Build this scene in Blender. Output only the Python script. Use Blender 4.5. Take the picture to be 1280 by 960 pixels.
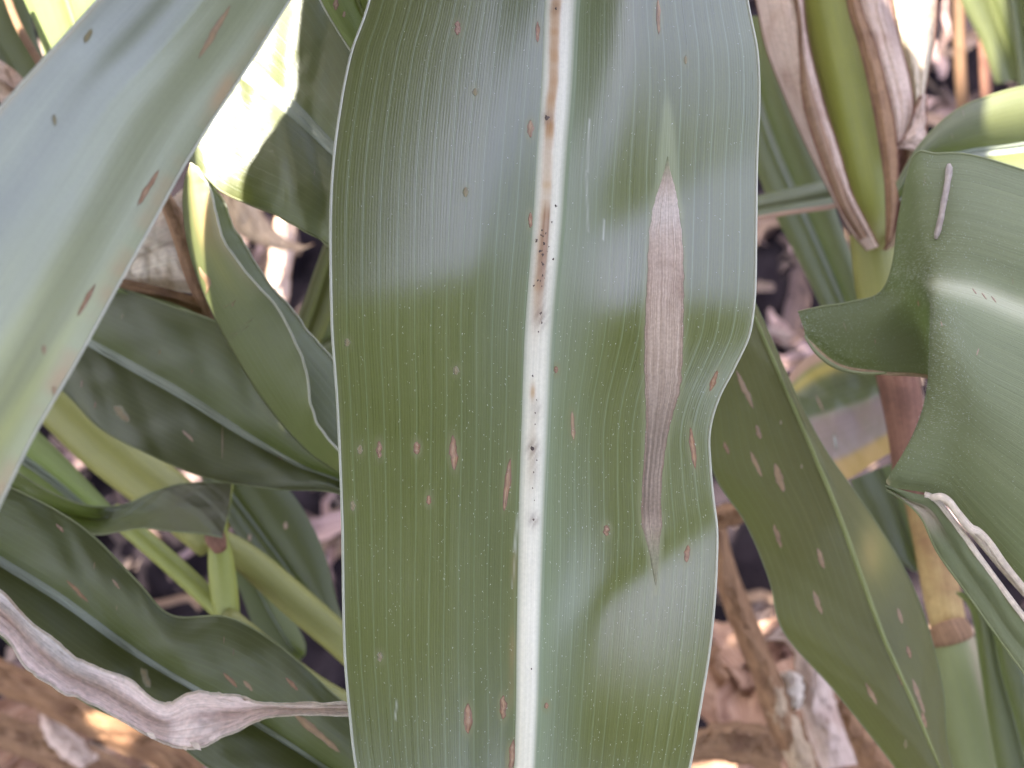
import bpy, math, random
import numpy as np

random.seed(7); rng = np.random.default_rng(7)
for o in list(bpy.data.objects): bpy.data.objects.remove(o)
scene = bpy.context.scene
COL = scene.collection

# ------------------------------------------------------------------ camera
CAM = np.array([0.0, 0.0, 1.20]); PITCH = math.radians(60)        # looking down 60 degrees
FWD = np.array([0, math.cos(PITCH), -math.sin(PITCH)])
UPV = np.array([0, math.sin(PITCH), math.cos(PITCH)])
RGT = np.array([1.0, 0, 0])
HFOV = math.radians(40); FPX = 640 / math.tan(HFOV / 2)
cam = bpy.data.cameras.new('camera'); camo = bpy.data.objects.new('camera', cam); COL.objects.link(camo)
camo.location = CAM; camo.rotation_euler = (math.radians(90) - PITCH, 0, 0)
cam.sensor_width = 36; cam.lens = 18 / math.tan(HFOV / 2)
cam.clip_start = 0.01; cam.clip_end = 500
cam.dof.use_dof = True; cam.dof.focus_distance = 0.305; cam.dof.aperture_fstop = 20.0
scene.camera = camo

# ------------------------------------------------------------------ light
SUN_EL, SUN_AZ = math.radians(60), math.radians(-62)               # azimuth from +Y towards +X
SUN = np.array([math.cos(SUN_EL) * math.sin(SUN_AZ), math.cos(SUN_EL) * math.cos(SUN_AZ), math.sin(SUN_EL)])
world = bpy.data.worlds.new('World'); scene.world = world; world.use_nodes = True
wn = world.node_tree; wn.nodes.clear()
sky = wn.nodes.new('ShaderNodeTexSky'); sky.sky_type = 'NISHITA'; sky.sun_disc = False
sky.sun_elevation = SUN_EL; sky.sun_rotation = SUN_AZ; sky.dust_density = 2.5; sky.air_density = 1.0; sky.ozone_density = 1.0
hs = wn.nodes.new('ShaderNodeHueSaturation'); hs.inputs['Saturation'].default_value = 0.68; hs.inputs['Hue'].default_value = 0.53
bg = wn.nodes.new('ShaderNodeBackground'); bg.inputs[1].default_value = 0.15
wo = wn.nodes.new('ShaderNodeOutputWorld')
wn.links.new(sky.outputs[0], hs.inputs['Color']); wn.links.new(hs.outputs[0], bg.inputs[0]); wn.links.new(bg.outputs[0], wo.inputs[0])
sl = bpy.data.lights.new('sun', 'SUN'); sl.energy = 5.0; sl.angle = math.radians(0.53); sl.color = (1.0, 0.95, 0.87)
so = bpy.data.objects.new('sun', sl); COL.objects.link(so)
import mathutils
so.rotation_euler = mathutils.Vector(SUN).to_track_quat('Z', 'Y').to_euler()
scene.view_settings.view_transform = 'Standard'; scene.view_settings.look = 'None'
scene.view_settings.exposure = 3.05; scene.view_settings.gamma = 1.0
scene.view_settings.use_curve_mapping = False

# ------------------------------------------------------------------ helpers
def at(x, y, d):
    """point at distance d seen at pixel (x, y) of the 1280 x 960 photograph"""
    return CAM + FWD * d + RGT * ((x - 640) / FPX * d) + UPV * ((480 - y) / FPX * d)
def project(P):
    q = np.asarray(P) - CAM; d = q @ FWD
    return np.stack([640 + FPX * (q @ RGT) / d, 480 - FPX * (q @ UPV) / d, d], -1)
def tag(o, label=None, cat=None, group=None, kind=None):
    if label: o['label'] = label
    if cat: o['category'] = cat
    if group: o['group'] = group
    if kind: o['kind'] = kind
    return o
def empty(name, loc, label, cat, group=None):
    o = bpy.data.objects.new(name, None); COL.objects.link(o); o.location = loc; o.empty_display_size = 0.01
    return tag(o, label, cat, group)
def mesh_obj(name, V, F, mat, parent=None, uv=None, tint=None, smooth=True, st=None):
    """V in world space; stored relative to the parent's (unrotated) location"""
    V = np.asarray(V, float)
    off = np.array(parent_loc(parent)) if parent else V.mean(0)
    me = bpy.data.meshes.new(name)
    me.from_pydata((V - off).tolist(), [], [tuple(f) for f in F])
    if smooth: me.polygons.foreach_set('use_smooth', [True] * len(me.polygons))
    if uv is not None:
        ul = me.uv_layers.new(name='UVMap'); li = np.empty(len(me.loops), int); me.loops.foreach_get('vertex_index', li)
        ul.data.foreach_set('uv', np.asarray(uv, float)[li].ravel())
    if tint is not None:
        a = me.attributes.new('tint', 'FLOAT_COLOR', 'POINT'); a.data.foreach_set('color', np.asarray(tint, float).ravel())
    me.materials.append(mat); me.update()
    o = bpy.data.objects.new(name, me); COL.objects.link(o)
    if parent: o.parent = parent
    else: o.location = off
    return o
def parent_loc(p):
    l = np.array(p.location)
    while p.parent: p = p.parent; l = l + np.array(p.location)
    return l
def grid_faces(nt, ns):
    i = np.arange(nt - 1)[:, None] * ns + np.arange(ns - 1)[None, :]
    i = i.ravel()
    return np.stack([i, i + 1, i + ns + 1, i + ns], 1)
def catmull(pts, n):
    """rows of control values resampled to n rows (Catmull-Rom, end tangents extrapolated)"""
    p = np.asarray(pts, float); k = len(p)
    q = np.concatenate([[2 * p[0] - p[1]], p, [2 * p[-1] - p[-2]]])
    t = np.linspace(0, k - 1, n); i = np.minimum(t.astype(int), k - 2); f = (t - i)
    sh = (n,) + (1,) * (p.ndim - 1); f = f.reshape(sh)
    a, b, c, d = q[i], q[i + 1], q[i + 2], q[i + 3]
    return 0.5 * (2 * b + (c - a) * f + (2 * a - 5 * b + 4 * c - d) * f ** 2 + (3 * b - a - 3 * c + d) * f ** 3)
def fnoise(x, seed, octaves=3):
    """smooth 1-D noise in -1..1"""
    r = np.random.default_rng(seed); y = np.zeros_like(np.asarray(x, float)); a = 1.0; s = 0
    for k in range(octaves):
        ph = r.uniform(0, 6.28, 3); fr = r.uniform(0.7, 1.4, 3) * 2 ** k
        y = y + a * sum(np.sin(f * x * 2 * np.pi + p) for f, p in zip(fr, ph)) / 3; s += a; a *= 0.55
    return y / s

# ------------------------------------------------------------------ materials
MATS = {}
def nodes_of(name):
    m = bpy.data.materials.new(name); m.use_nodes = True; nt = m.node_tree; nt.nodes.clear()
    def N(t, **kw):
        n = nt.nodes.new(t)
        for k, v in kw.items(): setattr(n, k, v)
        return n
    def L(a, b): nt.links.new(a, b)
    return m, N, L
def mixc(N, L, f, a, b, mode='MIX'):
    n = N('ShaderNodeMix', data_type='RGBA', blend_type=mode)
    for sck, v in ((n.inputs[0], f), (n.inputs[6], a), (n.inputs[7], b)):
        if hasattr(v, 'links'): L(v, sck)
        elif isinstance(v, tuple): sck.default_value = v + (1,) if len(v) == 3 else v
        else: sck.default_value = v
    return n.outputs[2]
def mth(N, L, op, a, b=None, c=None, clamp=False):
    n = N('ShaderNodeMath', operation=op, use_clamp=clamp)
    for i, v in enumerate((a, b, c)):
        if v is None: continue
        if hasattr(v, 'links'): L(v, n.inputs[i])
        else: n.inputs[i].default_value = v
    return n.outputs[0]
def leaf_mat(name, c1, c2, veins=13, vein=0.35, rough=0.42, trans=0.28, tcol=None, bump=0.25, spec=0.5, vcol=(0.22, 0.27, 0.15), fine=6, coat=0.0, streak=110.0):
    m, N, L = nodes_of(name)
    uv = N('ShaderNodeUVMap'); sep = N('ShaderNodeSeparateXYZ'); L(uv.outputs[0], sep.inputs[0])
    s = mth(N, L, 'MULTIPLY_ADD', sep.outputs[0], 2.0, -1.0)
    tc = N('ShaderNodeTexCoord')
    nz = N('ShaderNodeTexNoise'); nz.inputs['Scale'].default_value = 28; nz.inputs['Detail'].default_value = 5; L(tc.outputs['Object'], nz.inputs['Vector'])
    # long streaks along the blade
    cmb = N('ShaderNodeCombineXYZ'); L(mth(N, L, 'MULTIPLY', s, 30.0), cmb.inputs[0]); L(mth(N, L, 'MULTIPLY', sep.outputs[1], 14.0), cmb.inputs[1])
    ns = N('ShaderNodeTexNoise'); ns.inputs['Scale'].default_value = 1.0; ns.inputs['Detail'].default_value = 4; L(cmb.outputs[0], ns.inputs['Vector'])
    cmb2 = N('ShaderNodeCombineXYZ'); L(mth(N, L, 'MULTIPLY', s, 2.0), cmb2.inputs[0]); L(mth(N, L, 'MULTIPLY', sep.outputs[1], 9.0), cmb2.inputs[1])
    nw = N('ShaderNodeTexNoise'); nw.inputs['Scale'].default_value = 1.0; nw.inputs['Detail'].default_value = 2; L(cmb2.outputs[0], nw.inputs['Vector'])
    f = mth(N, L, 'ADD', mth(N, L, 'MULTIPLY', nz.outputs[0], 0.6), mth(N, L, 'MULTIPLY', ns.outputs[0], 0.5))
    f = mth(N, L, 'MULTIPLY_ADD', f, 2.2, -0.7, clamp=True)
    col = mixc(N, L, f, c1, c2)
    cmb3 = N('ShaderNodeCombineXYZ'); L(mth(N, L, 'MULTIPLY', s, streak), cmb3.inputs[0]); L(mth(N, L, 'MULTIPLY', sep.outputs[1], 22.0), cmb3.inputs[1])
    st = N('ShaderNodeTexNoise'); st.inputs['Scale'].default_value = 1.0; st.inputs['Detail'].default_value = 3; L(cmb3.outputs[0], st.inputs['Vector'])
    stv = mth(N, L, 'MULTIPLY_ADD', st.outputs[0], 3.0, -1.0, clamp=True)
    gr = N('ShaderNodeTexNoise'); gr.inputs['Scale'].default_value = 1500; gr.inputs['Detail'].default_value = 2; L(tc.outputs['Object'], gr.inputs['Vector'])
    sc_ = mth(N, L, 'ADD', mth(N, L, 'MULTIPLY_ADD', stv, 0.20, 0.79), mth(N, L, 'MULTIPLY', gr.outputs[0], 0.22))
    cs = N('ShaderNodeCombineXYZ'); L(sc_, cs.inputs[0]); L(sc_, cs.inputs[1]); L(sc_, cs.inputs[2])
    col = mixc(N, L, 1.0, col, cs.outputs[0], 'MULTIPLY')
    # parallel veins
    warp = mth(N, L, 'MULTIPLY_ADD', nw.outputs[0], 1.1, mth(N, L, 'MULTIPLY', s, float(veins)))
    def lines(x, width):
        fr = mth(N, L, 'ABSOLUTE', mth(N, L, 'SUBTRACT', mth(N, L, 'FRACT', x), 0.5))
        return mth(N, L, 'MULTIPLY_ADD', fr, -1.0 / width, 1.0, clamp=True)
    big = lines(warp, 0.055)
    fin = lines(mth(N, L, 'MULTIPLY', warp, float(fine)), 0.28)
    brk = N('ShaderNodeTexNoise'); brk.inputs['Scale'].default_value = 90; brk.inputs['Detail'].default_value = 2; L(tc.outputs['Object'], brk.inputs['Vector'])
    finm = mth(N, L, 'MULTIPLY', fin, mth(N, L, 'MULTIPLY_ADD', brk.outputs[0], 2.0, -0.55, clamp=True))
    col = mixc(N, L, mth(N, L, 'MULTIPLY', finm, vein * 0.30), col, vcol)
    col = mixc(N, L, mth(N, L, 'MULTIPLY', big, vein), col, vcol)
    # colour laid over the leaf (lesions, browned rims, the near leaf's painted glow)
    at_ = N('ShaderNodeAttribute', attribute_name='tint')
    tn = mth(N, L, 'MULTIPLY', at_.outputs['Alpha'], mth(N, L, 'MULTIPLY_ADD', ns.outputs[0], 0.5, 0.75), clamp=True)
    col = mixc(N, L, tn, col, at_.outputs['Color'])
    b = N('ShaderNodeBump'); b.inputs['Strength'].default_value = bump; b.inputs['Distance'].default_value = 0.0004
    h = mth(N, L, 'ADD', mth(N, L, 'MULTIPLY', big, 0.8), mth(N, L, 'ADD', mth(N, L, 'MULTIPLY', fin, 0.35), mth(N, L, 'ADD', mth(N, L, 'MULTIPLY', stv, 0.35), mth(N, L, 'MULTIPLY', gr.outputs[0], 0.4))))
    L(h, b.inputs['Height'])
    p = N('ShaderNodeBsdfPrincipled'); L(col, p.inputs['Base Color']); L(b.outputs[0], p.inputs['Normal'])
    rr = mth(N, L, 'MULTIPLY_ADD', nz.outputs[0], 0.16, mth(N, L, 'MULTIPLY_ADD', stv, 0.10, rough - 0.13)); rr = mth(N, L, 'MULTIPLY_ADD', at_.outputs['Alpha'], 0.3, rr, clamp=True)
    L(rr, p.inputs['Roughness']); p.inputs['Specular IOR Level'].default_value = spec
    p.inputs['Coat Weight'].default_value = coat; p.inputs['Coat Roughness'].default_value = 0.28
    t = N('ShaderNodeBsdfTranslucent'); L(mixc(N, L, 0.75, mixc(N, L, 1.0, col, (1, 1, 1), 'MIX') if False else col, tcol or (0.22, 0.30, 0.04), 'MIX'), t.inputs[0])
    mx = N('ShaderNodeMixShader'); mx.inputs[0].default_value = trans; L(p.outputs[0], mx.inputs[1]); L(t.outputs[0], mx.inputs[2])
    o = N('ShaderNodeOutputMaterial'); L(mx.outputs[0], o.inputs[0]); MATS[name] = m; return m
def dry_mat(name, c1, c2, c3, rough=0.7, trans=0.2, scale=1.0, spec=0.3, grain=700.0):
    """dead leaf, husk, lesion: papery with long darker streaks"""
    m, N, L = nodes_of(name)
    uv = N('ShaderNodeUVMap'); sep = N('ShaderNodeSeparateXYZ'); L(uv.outputs[0], sep.inputs[0]); tc = N('ShaderNodeTexCoord')
    oi = N('ShaderNodeObjectInfo')
    cmb = N('ShaderNodeCombineXYZ'); L(mth(N, L, 'MULTIPLY', sep.outputs[0], 26.0 * scale), cmb.inputs[0]); L(mth(N, L, 'MULTIPLY', sep.outputs[1], 25.0 * scale), cmb.inputs[1]); L(mth(N, L, 'MULTIPLY', oi.outputs['Random'], 50.0), cmb.inputs[2])
    ns = N('ShaderNodeTexNoise'); ns.inputs['Scale'].default_value = 1.0; ns.inputs['Detail'].default_value = 6; L(cmb.outputs[0], ns.inputs['Vector'])
    nz = N('ShaderNodeTexNoise'); nz.inputs['Scale'].default_value = 60 * scale; nz.inputs['Detail'].default_value = 5; L(tc.outputs['Object'], nz.inputs['Vector'])
    col = mixc(N, L, mth(N, L, 'MULTIPLY_ADD', ns.outputs[0], 3.0, -1.0, clamp=True), c1, c2)
    col = mixc(N, L, mth(N, L, 'MULTIPLY_ADD', nz.outputs[0], 3.5, -1.75, clamp=True), col, c3)
    at_ = N('ShaderNodeAttribute', attribute_name='tint'); col = mixc(N, L, at_.outputs['Alpha'], col, at_.outputs['Color'])
    gn = N('ShaderNodeTexNoise'); gn.inputs['Scale'].default_value = grain; gn.inputs['Detail'].default_value = 4; L(tc.outputs['Object'], gn.inputs['Vector'])
    g_ = mth(N, L, 'ADD', mth(N, L, 'MULTIPLY', gn.outputs[0], 0.7), mth(N, L, 'MULTIPLY_ADD', ns.outputs[0], 0.25, 0.53)); cs = N('ShaderNodeCombineXYZ')
    for k_ in range(3): L(g_, cs.inputs[k_])
    col = mixc(N, L, 1.0, col, cs.outputs[0], 'MULTIPLY')
    b = N('ShaderNodeBump'); b.inputs['Strength'].default_value = 0.5; b.inputs['Distance'].default_value = 0.0008; L(mth(N, L, 'ADD', ns.outputs[0], mth(N, L, 'MULTIPLY', nz.outputs[0], 0.4)), b.inputs['Height'])
    p = N('ShaderNodeBsdfPrincipled'); L(col, p.inputs['Base Color']); L(b.outputs[0], p.inputs['Normal']); p.inputs['Roughness'].default_value = rough; p.inputs['Specular IOR Level'].default_value = spec
    t = N('ShaderNodeBsdfTranslucent'); L(col, t.inputs[0])
    mx = N('ShaderNodeMixShader'); mx.inputs[0].default_value = trans; L(p.outputs[0], mx.inputs[1]); L(t.outputs[0], mx.inputs[2])
    o = N('ShaderNodeOutputMaterial'); L(mx.outputs[0], o.inputs[0]); MATS[name] = m; return m
def soil_mat():
    m, N, L = nodes_of('soil'); tc = N('ShaderNodeTexCoord')
    a = N('ShaderNodeTexNoise'); a.inputs['Scale'].default_value = 35; a.inputs['Detail'].default_value = 8; L(tc.outputs['Object'], a.inputs['Vector'])
    c = N('ShaderNodeTexNoise'); c.inputs['Scale'].default_value = 260; c.inputs['Detail'].default_value = 4; L(tc.outputs['Object'], c.inputs['Vector'])
    col = mixc(N, L, mth(N, L, 'MULTIPLY_ADD', a.outputs[0], 3, -1, clamp=True), (0.007, 0.005, 0.006), (0.021, 0.015, 0.017))
    b = N('ShaderNodeBump'); b.inputs['Strength'].default_value = 0.9; b.inputs['Distance'].default_value = 0.006; L(mth(N, L, 'ADD', a.outputs[0], mth(N, L, 'MULTIPLY', c.outputs[0], 0.5)), b.inputs['Height'])
    p = N('ShaderNodeBsdfPrincipled'); L(col, p.inputs['Base Color']); L(b.outputs[0], p.inputs['Normal']); p.inputs['Roughness'].default_value = 0.95; p.inputs['Specular IOR Level'].default_value = 0.08
    o = N('ShaderNodeOutputMaterial'); L(p.outputs[0], o.inputs[0]); MATS['soil'] = m

leaf_mat('blade_main', (0.084, 0.090, 0.022), (0.112, 0.119, 0.033), veins=13, vein=0.5, rough=0.33, trans=0.18, bump=0.16, spec=1.0, coat=1.0)
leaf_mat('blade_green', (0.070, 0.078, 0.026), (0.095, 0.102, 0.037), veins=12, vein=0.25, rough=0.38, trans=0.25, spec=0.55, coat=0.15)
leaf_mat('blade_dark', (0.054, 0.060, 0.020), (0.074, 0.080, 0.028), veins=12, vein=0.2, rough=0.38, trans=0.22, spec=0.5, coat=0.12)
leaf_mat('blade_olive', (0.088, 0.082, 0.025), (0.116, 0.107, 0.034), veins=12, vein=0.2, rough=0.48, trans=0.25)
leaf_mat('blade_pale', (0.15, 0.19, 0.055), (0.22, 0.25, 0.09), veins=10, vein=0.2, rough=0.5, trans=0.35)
leaf_mat('blade_fuzzy', (0.125, 0.142, 0.070), (0.172, 0.188, 0.100), veins=30, vein=0.12, rough=0.55, trans=0.25, bump=0.5, spec=0.4)
leaf_mat('blade_canopy', (0.050, 0.058, 0.036), (0.070, 0.078, 0.050), veins=12, vein=0.2, rough=0.45, trans=0.06, tcol=(0.12, 0.13, 0.06))
leaf_mat('blade_sheen', (0.165, 0.18, 0.11), (0.225, 0.24, 0.155), veins=7, vein=0.10, rough=0.36, trans=0.2, spec=1.0, coat=0.8, bump=0.12)
leaf_mat('rib_sheen', (0.12, 0.135, 0.075), (0.17, 0.18, 0.11), veins=3, vein=0.1, rough=0.42, trans=0.2, spec=0.8)
leaf_mat('midrib_white', (0.66, 0.61, 0.48), (0.80, 0.75, 0.63), veins=3, vein=0.15, rough=0.45, trans=0.15, tcol=(0.5, 0.55, 0.3), vcol=(0.30, 0.36, 0.22), bump=0.15)
leaf_mat('midrib_green', (0.19, 0.205, 0.15), (0.29, 0.31, 0.245), veins=3, vein=0.15, rough=0.4, trans=0.15, tcol=(0.3, 0.4, 0.15), bump=0.15)
leaf_mat('midrib_yellow', (0.17, 0.19, 0.06), (0.26, 0.27, 0.10), veins=3, vein=0.15, rough=0.45, trans=0.15, bump=0.15)
leaf_mat('margin_white', (0.42, 0.42, 0.33), (0.62, 0.60, 0.50), veins=2, vein=0.0, rough=0.5, trans=0.3, tcol=(0.6, 0.6, 0.4), bump=0.1)
leaf_mat('margin_green', (0.14, 0.16, 0.07), (0.24, 0.24, 0.12), veins=2, vein=0.0, rough=0.5, trans=0.3, bump=0.1)
leaf_mat('stem_green', (0.165, 0.18, 0.026), (0.225, 0.235, 0.045), veins=9, vein=0.15, rough=0.40, trans=0.0, vcol=(0.20, 0.24, 0.07))
leaf_mat('stem_olive', (0.145, 0.145, 0.028), (0.22, 0.205, 0.05), veins=9, vein=0.15, rough=0.45, trans=0.0, vcol=(0.22, 0.2, 0.08))
dry_mat('dry_pink', (0.47, 0.335, 0.265), (0.62, 0.485, 0.405), (0.34, 0.205, 0.145), trans=0.25)
dry_mat('dry_tan', (0.33, 0.22, 0.13), (0.48, 0.36, 0.24), (0.20, 0.11, 0.06), trans=0.2)
dry_mat('dry_brown', (0.17, 0.09, 0.045), (0.30, 0.175, 0.095), (0.09, 0.04, 0.022), trans=0.15)
dry_mat('dry_red', (0.13, 0.055, 0.035), (0.22, 0.11, 0.07), (0.07, 0.03, 0.02), trans=0.1)
dry_mat('dry_pale', (0.60, 0.49, 0.39), (0.75, 0.66, 0.55), (0.46, 0.32, 0.22), trans=0.3)
dry_mat('dry_orange', (0.20, 0.10, 0.048), (0.29, 0.165, 0.085), (0.10, 0.042, 0.02), trans=0.2)
dry_mat('dry_white', (0.72, 0.55, 0.49), (0.84, 0.69, 0.64), (0.62, 0.45, 0.39), trans=0.2)
dry_mat('ground_pink', (0.25, 0.16, 0.14), (0.37, 0.25, 0.22), (0.12, 0.075, 0.07), trans=0.1)
dry_mat('ground_tan', (0.20, 0.125, 0.08), (0.30, 0.20, 0.13), (0.11, 0.06, 0.04), trans=0.1)
dry_mat('ground_brown', (0.08, 0.05, 0.042), (0.15, 0.095, 0.075), (0.05, 0.03, 0.028), trans=0.05)
dry_mat('lesion_tan', (0.34, 0.235, 0.165), (0.47, 0.355, 0.275), (0.23, 0.145, 0.095), trans=0.12, scale=2.0, rough=0.5, spec=0.6, grain=1600.0)
dry_mat('fleck_rust', (0.20, 0.082, 0.028), (0.31, 0.155, 0.065), (0.12, 0.045, 0.018), trans=0.1, scale=3.0, rough=0.38, spec=1.0)
dry_mat('fleck_tan', (0.26, 0.15, 0.07), (0.37, 0.235, 0.125), (0.18, 0.085, 0.035), trans=0.1, scale=3.0, rough=0.38, spec=1.0)
dry_mat('fleck_yellow', (0.20, 0.15, 0.055), (0.26, 0.195, 0.08), (0.20, 0.115, 0.045), trans=0.1, scale=3.0, rough=0.38, spec=1.0)
dry_mat('dry_stalk', (0.27, 0.17, 0.06), (0.38, 0.27, 0.11), (0.18, 0.09, 0.04), trans=0.0)
dry_mat('hair', (0.55, 0.58, 0.50), (0.70, 0.72, 0.66), (0.5, 0.5, 0.42), trans=0.4)
dry_mat('dark_mould', (0.10, 0.07, 0.06), (0.17, 0.125, 0.10), (0.05, 0.035, 0.03), trans=0.0)
soil_mat()

# ------------------------------------------------------------------ leaf builder
class Leaf:
    """a blade through rows of (left, mid, right) points given as (x, y, distance)"""
    def __init__(s, rows, nt=90, ns=25, bow=0.0, ruffle=0.0, rf=6, seed=1, dfun=None, wob=0.0, raw=False, crumple=0.0):
        R = np.asarray(rows) if raw else np.array([[at(*p) for p in r] for r in rows])   # rows x 3 x xyz
        C = catmull(R, nt)
        sv = np.linspace(-1, 1, ns); K = R.shape[1]
        if K == 3:
            a = np.abs(sv)[None, :, None]
            side = np.where(sv[None, :, None] < 0, C[:, 0:1], C[:, 2:3])
            P = C[:, 1:2] * (1 - a) + side * a
        else:                                                          # any number of columns, smooth across
            P = catmull(np.swapaxes(C, 0, 1), ns); P = np.swapaxes(P, 0, 1)
        tv = np.linspace(0, 1, nt)
        S, T = np.meshgrid(sv, tv)
        ray = P - CAM; ray /= np.linalg.norm(ray, axis=2, keepdims=True)
        dd = np.zeros_like(S)
        if bow: dd += -bow * 4 * np.abs(S) * (1 - np.abs(S))
        if dfun is not None: dd += dfun(S, T, project(P))
        if wob: dd += wob * (fnoise(T * 2.3 + 0.35 * S, seed + 11) + 0.6 * fnoise(T * 3.1 - 0.6 * S, seed + 12))
        if crumple: dd += crumple * (fnoise(T * 9 + 2.2 * S, seed + 21) * 0.6 + 0.5 * fnoise(S * 4 + T * 3, seed + 22) + 0.35 * fnoise(T * 23 - 3 * S, seed + 23) + 0.3 * fnoise(S * 9 - T * 8, seed + 24))
        P = P + ray * dd[..., None]
        s.P = P; s.S, s.T = S, T; s.nt, s.ns = nt, ns
        if ruffle:
            n = s.normals()
            w = ruffle * np.abs(S) ** 2.5 * (np.where(S < 0, fnoise(T * rf, seed), fnoise(T * rf, seed + 5)))
            s.P = P + n * w[..., None]
        s.len = np.linalg.norm(np.diff(s.P[:, ns // 2], axis=0), axis=1).sum()
        s.pix = project(s.P); s.N = s.normals()
        view = CAM - s.P; flip = np.sign((view * s.N).sum(2)); flip[flip == 0] = 1
        s.NC = s.N * flip[..., None]                                   # towards the camera
    def normals(s):
        a = np.gradient(s.P, axis=0); b = np.gradient(s.P, axis=1); n = np.cross(b, a)
        return n / (np.linalg.norm(n, axis=2, keepdims=True) + 1e-12)
    def ev(s, sv, tv, off=0.0):
        x = (np.clip(np.asarray(sv, float), -1, 1) + 1) / 2 * (s.ns - 1); y = np.clip(np.asarray(tv, float), 0, 1) * (s.nt - 1)
        i = np.minimum(x.astype(int), s.ns - 2); j = np.minimum(y.astype(int), s.nt - 2); f = (x - i)[..., None]; g = (y - j)[..., None]
        def bl(A): return (A[j, i] * (1 - f) + A[j, i + 1] * f) * (1 - g) + (A[j + 1, i] * (1 - f) + A[j + 1, i + 1] * f) * g
        return bl(s.P) + bl(s.NC) * np.asarray(off)[..., None]
    def st(s, x, y):
        d = (s.pix[..., 0] - x) ** 2 + (s.pix[..., 1] - y) ** 2
        j, i = np.unravel_index(np.argmin(d), d.shape)
        # refine bilinearly by a local linear solve
        j0, i0 = min(max(j, 1), s.nt - 2), min(max(i, 1), s.ns - 2)
        ds = (s.pix[j0, i0 + 1, :2] - s.pix[j0, i0 - 1, :2]) / 2; dt = (s.pix[j0 + 1, i0, :2] - s.pix[j0 - 1, i0, :2]) / 2
        try: k = np.linalg.solve(np.stack([ds, dt], 1), np.array([x, y]) - s.pix[j0, i0, :2])
        except np.linalg.LinAlgError: k = np.zeros(2)
        k = np.clip(k, -2, 2)
        return -1 + 2 * (i0 + k[0]) / (s.ns - 1), (j0 + k[1]) / (s.nt - 1)
    def uv(s): return np.stack([(s.S + 1) / 2, s.T * s.len], -1).reshape(-1, 2)

def flat_tint(lf, fn=None):
    t = np.zeros((lf.nt, lf.ns, 4))
    if fn is not None: t = fn(lf, t)
    return t.reshape(-1, 4)
def over(t, col, a):
    """lay pigment col with coverage a over tint array t"""
    a = np.clip(a, 0, 1)[..., None]; A = t[..., 3:4]; na = a + A * (1 - a)
    rgb = (np.array(col) * a + t[..., :3] * A * (1 - a)) / np.maximum(na, 1e-6)
    return np.concatenate([rgb, na], -1)
def make_blade(lf, root, mat, tint=None, name='blade', mask=None):
    F = grid_faces(lf.nt, lf.ns)
    if mask is not None: F = F[mask(lf, F)]
    return mesh_obj(name, lf.P.reshape(-1, 3), F, MATS[mat], root, lf.uv(), flat_tint(lf, tint))
def make_midrib(lf, root, mat, w0, w1, h=0.0006, t0=0.0, t1=1.0, n=None, tint=None, s0=0.0, ts=0.0):
    """raised pale band along the middle; w0, w1 are half widths in s"""
    n = n or lf.nt; k = 9
    tv = np.linspace(t0, t1, n); a = np.linspace(-1, 1, k); T, A = np.meshgrid(tv, a, indexing='ij')
    W = w0 + (w1 - w0) * (T - t0) / (t1 - t0)
    S = s0 + A * W; off = h * (1 - A ** 2) ** 0.7 + 0.00006 - 0.00016 * (np.abs(A) > 0.99)
    V = lf.ev(S, T, off); uv = np.stack([(A + 1) / 2, T * lf.len], -1).reshape(-1, 2)
    tt = np.zeros((n, k, 4))
    if tint is not None: tt = tint(project(V), A, T, tt)
    return mesh_obj('midrib', V.reshape(-1, 3), grid_faces(n, k), MATS[mat], root, uv, tt.reshape(-1, 4))
def tube_mesh(path, rad, k=8, cap=True):
    path = np.asarray(path, float); n = len(path); rad = np.broadcast_to(np.asarray(rad, float), (n,))
    tg = np.gradient(path, axis=0); tg /= np.linalg.norm(tg, axis=1, keepdims=True) + 1e-12
    ref = np.array([0.3, 0.2, 0.93]); u = np.cross(tg, ref); u /= np.linalg.norm(u, axis=1, keepdims=True) + 1e-12; v = np.cross(tg, u)
    a = np.linspace(0, 2 * np.pi, k, endpoint=False)
    V = path[:, None] + rad[:, None, None] * (np.cos(a)[None, :, None] * u[:, None] + np.sin(a)[None, :, None] * v[:, None])
    F = []
    for i in range(n - 1):
        for j in range(k):
            F.append((i * k + j, i * k + (j + 1) % k, (i + 1) * k + (j + 1) % k, (i + 1) * k + j))
    if cap: F.append(tuple(range(k - 1, -1, -1))); F.append(tuple((n - 1) * k + j for j in range(k)))
    L = np.concatenate([[0], np.cumsum(np.linalg.norm(np.diff(path, axis=0), axis=1))])
    uv = np.stack(np.broadcast_arrays(np.abs(a / np.pi - 1)[None, :], L[:, None]), -1).reshape(-1, 2)
    return V.reshape(-1, 3), F, uv
def make_margin(lf, root, mat, side, r=0.00028, n=None, t0=0, t1=1):
    n = n or lf.nt; tv = np.linspace(t0, t1, n)
    V, F, uv = tube_mesh(lf.ev(np.full(n, float(side)), tv), r, 5)
    return mesh_obj('margin', V, F, MATS[mat], root, uv, np.zeros((len(V), 4)))
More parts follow.
